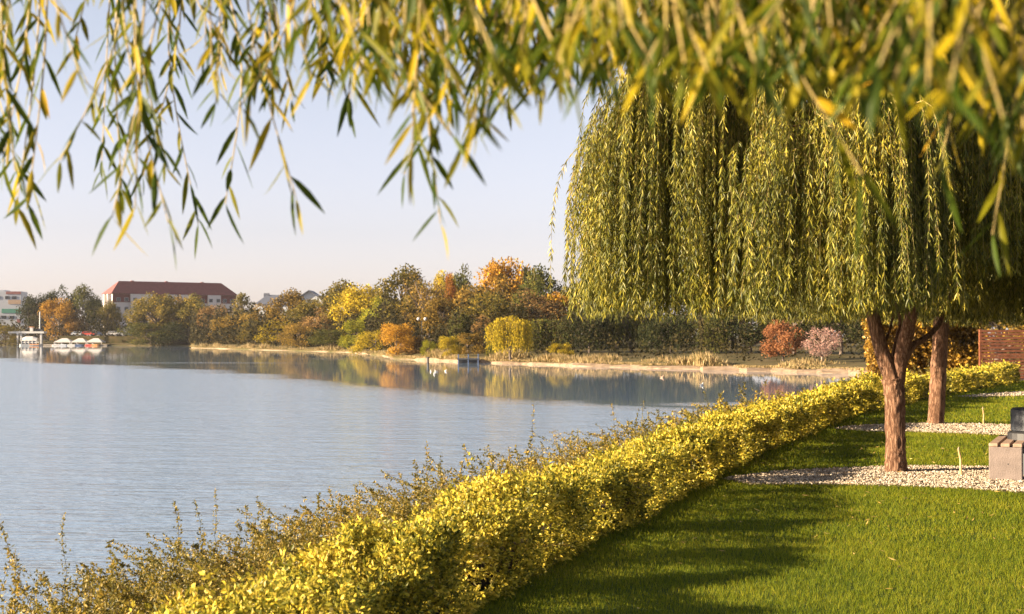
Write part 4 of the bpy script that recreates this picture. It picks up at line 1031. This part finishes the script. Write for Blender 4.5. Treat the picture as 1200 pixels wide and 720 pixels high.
        for x in (-1.3, 1.3):
            for y in (-.8, .8):
                m = MB(); m.tube([(x, y - .1, .33), (x, y + .1, .33)], .33, 12); m.build('wheel', M['rubber'], c)
    car(92, 456, M['silver_paint'], 'silver car parked above the middle dock canopy', 393.8); car(103.5, 456, M['red_paint'], 'red car parked above the gap of the dock canopies', 393.8)
    car(114, 457, M['blue_paint'], 'dark blue car parked right of the red one', 394); car(133, 452, M['white'], 'white car parked under the olive tree before the red roofed block', 393.6)
    car(146, 456, M['silver_paint'], 'grey car parked at the right end of the row by the apartment block', 394.2)
dock()

# a road-side terrace for the cars so that they stand on ground
mb = MB(); mb.box((X_(60), 449, -1.2), (X_(165), 470, zat(394, 456) + .02)); mb.build('terrace', M['far_land'])['kind'] = 'structure'

# ------------------------------------------------------------------ twin globe lamp, mooring post, small landing, birds
def lamp():
    d = 205; z0 = -.3; zt = zat(374, d); root = empty('street_lamp', (xat(494.5, d), d, z0), 'lamp post with two white globes under the brown spreading tree', 'street lamp')
    m = MB(); m.tube([(0, 0, 0), (0, 0, .5), (0, 0, zt - z0 - .2)], [.12, .07, .05], 8); m.build('post', M['black'], root)
    m = MB(); m.tube([(-.5, 0, zt - z0 - .25), (0, 0, zt - z0 - .35), (.5, 0, zt - z0 - .25)], .03, 6); m.build('arm', M['black'], root)
    for s in (-1, 1):
        m = MB(); a = np.linspace(0, math.pi, 9); m.tube([(s * .5, 0, zt - z0 - .24 * math.cos(t_)) for t_ in a], np.maximum(np.sin(a) * .25, .01), 12); m.build('globe', M['white'], root, True)
lamp()
def post():
    p = gnd(501.5, 427, WATER); o = empty('mooring_post', (p[0], p[1], WATER), 'dark post standing in the water off the shore point', 'post')
    m = MB(); m.tube([(0, 0, -1), (0, 0, .65)], [.13, .12], 8); m.build('shaft', M['black'], o); m = MB(); m.tube([(0, 0, .652), (0, 0, .75)], [.2, .16], 8); m.build('cap', M['black'], o)
post()
def landing():
    d = 158; o = empty('landing_stage', (xat(549, d), d, WATER), 'dark little landing stage in the gap of the stony shore', 'landing stage')
    m = MB(); m.box((-1.2, -.3, .35), (1.2, 3.5, .5)); m.build('deck', M['grey'], o)
    for x in (-1.1, 0, 1.1):
        m = MB(); m.tube([(x, -.25, -.8), (x, -.25, 1.0)], .06, 6); m.build('post', M['blue_paint'], o)
    m = MB(); m.box((-1.15, -.1, -.3), (1.15, .1, .345)); m.build('front_board', M['black'], o)
landing()
def bird(px, py, label, mt):
    p = gnd(px, py, WATER); o = empty('water_bird', (p[0], p[1], WATER), label, 'bird', 'birds on the lake', rz=rng.random() * 6); o.scale = (.52, .52, .52)
    m = MB(); t_ = np.linspace(0, 1, 12)
    c = curve([(-.26, 0, .16), (-.1, 0, .09), (.1, 0, .08), (.2, 0, .16), (.22, 0, .3), (.27, 0, .33), (.33, 0, .32)], 20)
    m.tube(c, np.interp(np.linspace(0, 1, 20), [0, .25, .42, .55, .7, .84, 1], [.015, .12, .13, .07, .04, .05, .012]), 10); m.build('body', mt, o, True)
    m = MB(); m.tube([(.32, 0, .32), (.4, 0, .31)], [.018, .006], 6); m.build('beak', M['orange_paint'], o)
bird(505, 436, 'white bird at the left of the little group on the lake', M['white']); bird(511.5, 436.2, 'white bird close beside the leftmost one on the lake', M['white']); bird(509, 438.6, 'white bird nearest the viewer in the little group', M['panel_white'])
bird(522, 435.6, 'single white bird in the yellow reflection', M['white']); bird(775.5, 443, 'brownish bird swimming off the stony shore under the big willow', M['bench_wood']); bird(822, 452, 'white bird swimming nearest the golden hedge', M['white'])

# ------------------------------------------------------------------ the evening air
hm = bpy.data.materials.new('haze'); hm.use_nodes = True; hn = hm.node_tree; hn.nodes.clear()
ho = hn.nodes.new('ShaderNodeOutputMaterial'); hv_ = hn.nodes.new('ShaderNodeVolumePrincipled')
hv_.inputs['Density'].default_value = .00006; hv_.inputs['Color'].default_value = (.93, .93, .95, 1); hv_.inputs['Anisotropy'].default_value = .2
hn.links.new(hv_.outputs['Volume'], ho.inputs['Volume'])
mb = MB(); mb.box((-3900, -120, -5), (2600, 2800, 32)); o = mb.build('haze', hm); o['kind'] = 'stuff'

# ------------------------------------------------------------------ light, sky, camera
b_ = R(13); EL = R(16)
to_sun = Vector((-math.cos(b_) * math.cos(EL), -math.sin(b_) * math.cos(EL), math.sin(EL)))
sun = bpy.data.lights.new('sun', 'SUN'); sun.energy = 5.0; sun.angle = R(.5); sun.color = (1, .8, .55)
so = bpy.data.objects.new('sun', sun); col.objects.link(so); so.rotation_euler = (-to_sun).to_track_quat('-Z', 'Y').to_euler()
w = bpy.data.worlds.new('World'); sc.world = w; w.use_nodes = True
nt = w.node_tree; bg = nt.nodes['Background']
sk = nt.nodes.new('ShaderNodeTexSky'); sk.sky_type = 'NISHITA'; sk.sun_disc = False
sk.sun_elevation = EL; sk.sun_rotation = math.atan2(to_sun.x, to_sun.y) % (2 * math.pi)
sk.air_density = 1.0; sk.dust_density = .8; sk.ozone_density = 3.0
hs = nt.nodes.new('ShaderNodeHueSaturation'); hs.inputs['Saturation'].default_value = .5
nt.links.new(sk.outputs['Color'], hs.inputs['Color']); tn = nt.nodes.new('ShaderNodeMixRGB'); tn.blend_type = 'MULTIPLY'; tn.inputs[0].default_value = 1; tg_ = nt.nodes.new('ShaderNodeTexCoord'); sp_ = nt.nodes.new('ShaderNodeSeparateXYZ'); nt.links.new(tg_.outputs['Generated'], sp_.inputs[0])
rp_ = ramp(nt, [(0, (1.13, .96, 1.02)), (.07, (1.1, .95, 1.0)), (.2, (1.02, .945, .955)), (.6, (1.0, .94, .97))]); nt.links.new(sp_.outputs['Z'], rp_.inputs['Fac']); nt.links.new(rp_.outputs['Color'], tn.inputs[2])
nt.links.new(hs.outputs['Color'], tn.inputs[1]); nt.links.new(tn.outputs['Color'], bg.inputs['Color']); bg.inputs['Strength'].default_value = .05

cam = bpy.data.cameras.new('camera'); co = bpy.data.objects.new('camera', cam); col.objects.link(co); sc.camera = co
co.location = (0, 0, CAMZ); co.rotation_euler = (math.pi / 2 + PITCH, 0, 0)
cam.sensor_width = 36; cam.lens = F / 1200 * 36; cam.clip_end = 8000; cam.clip_start = .05
cam.dof.use_dof = True; cam.dof.focus_distance = 15; cam.dof.aperture_fstop = 6.3
sc.view_settings.view_transform = 'Standard'; sc.view_settings.look = 'None'; sc.view_settings.exposure = 2.25; sc.view_settings.gamma = 1
sc.render.engine = 'CYCLES'; sc.cycles.use_denoising = True
sc.cycles.max_bounces = 6; sc.cycles.transparent_max_bounces = 4; sc.cycles.diffuse_bounces = 3; sc.cycles.glossy_bounces = 3; sc.cycles.transmission_bounces = 3
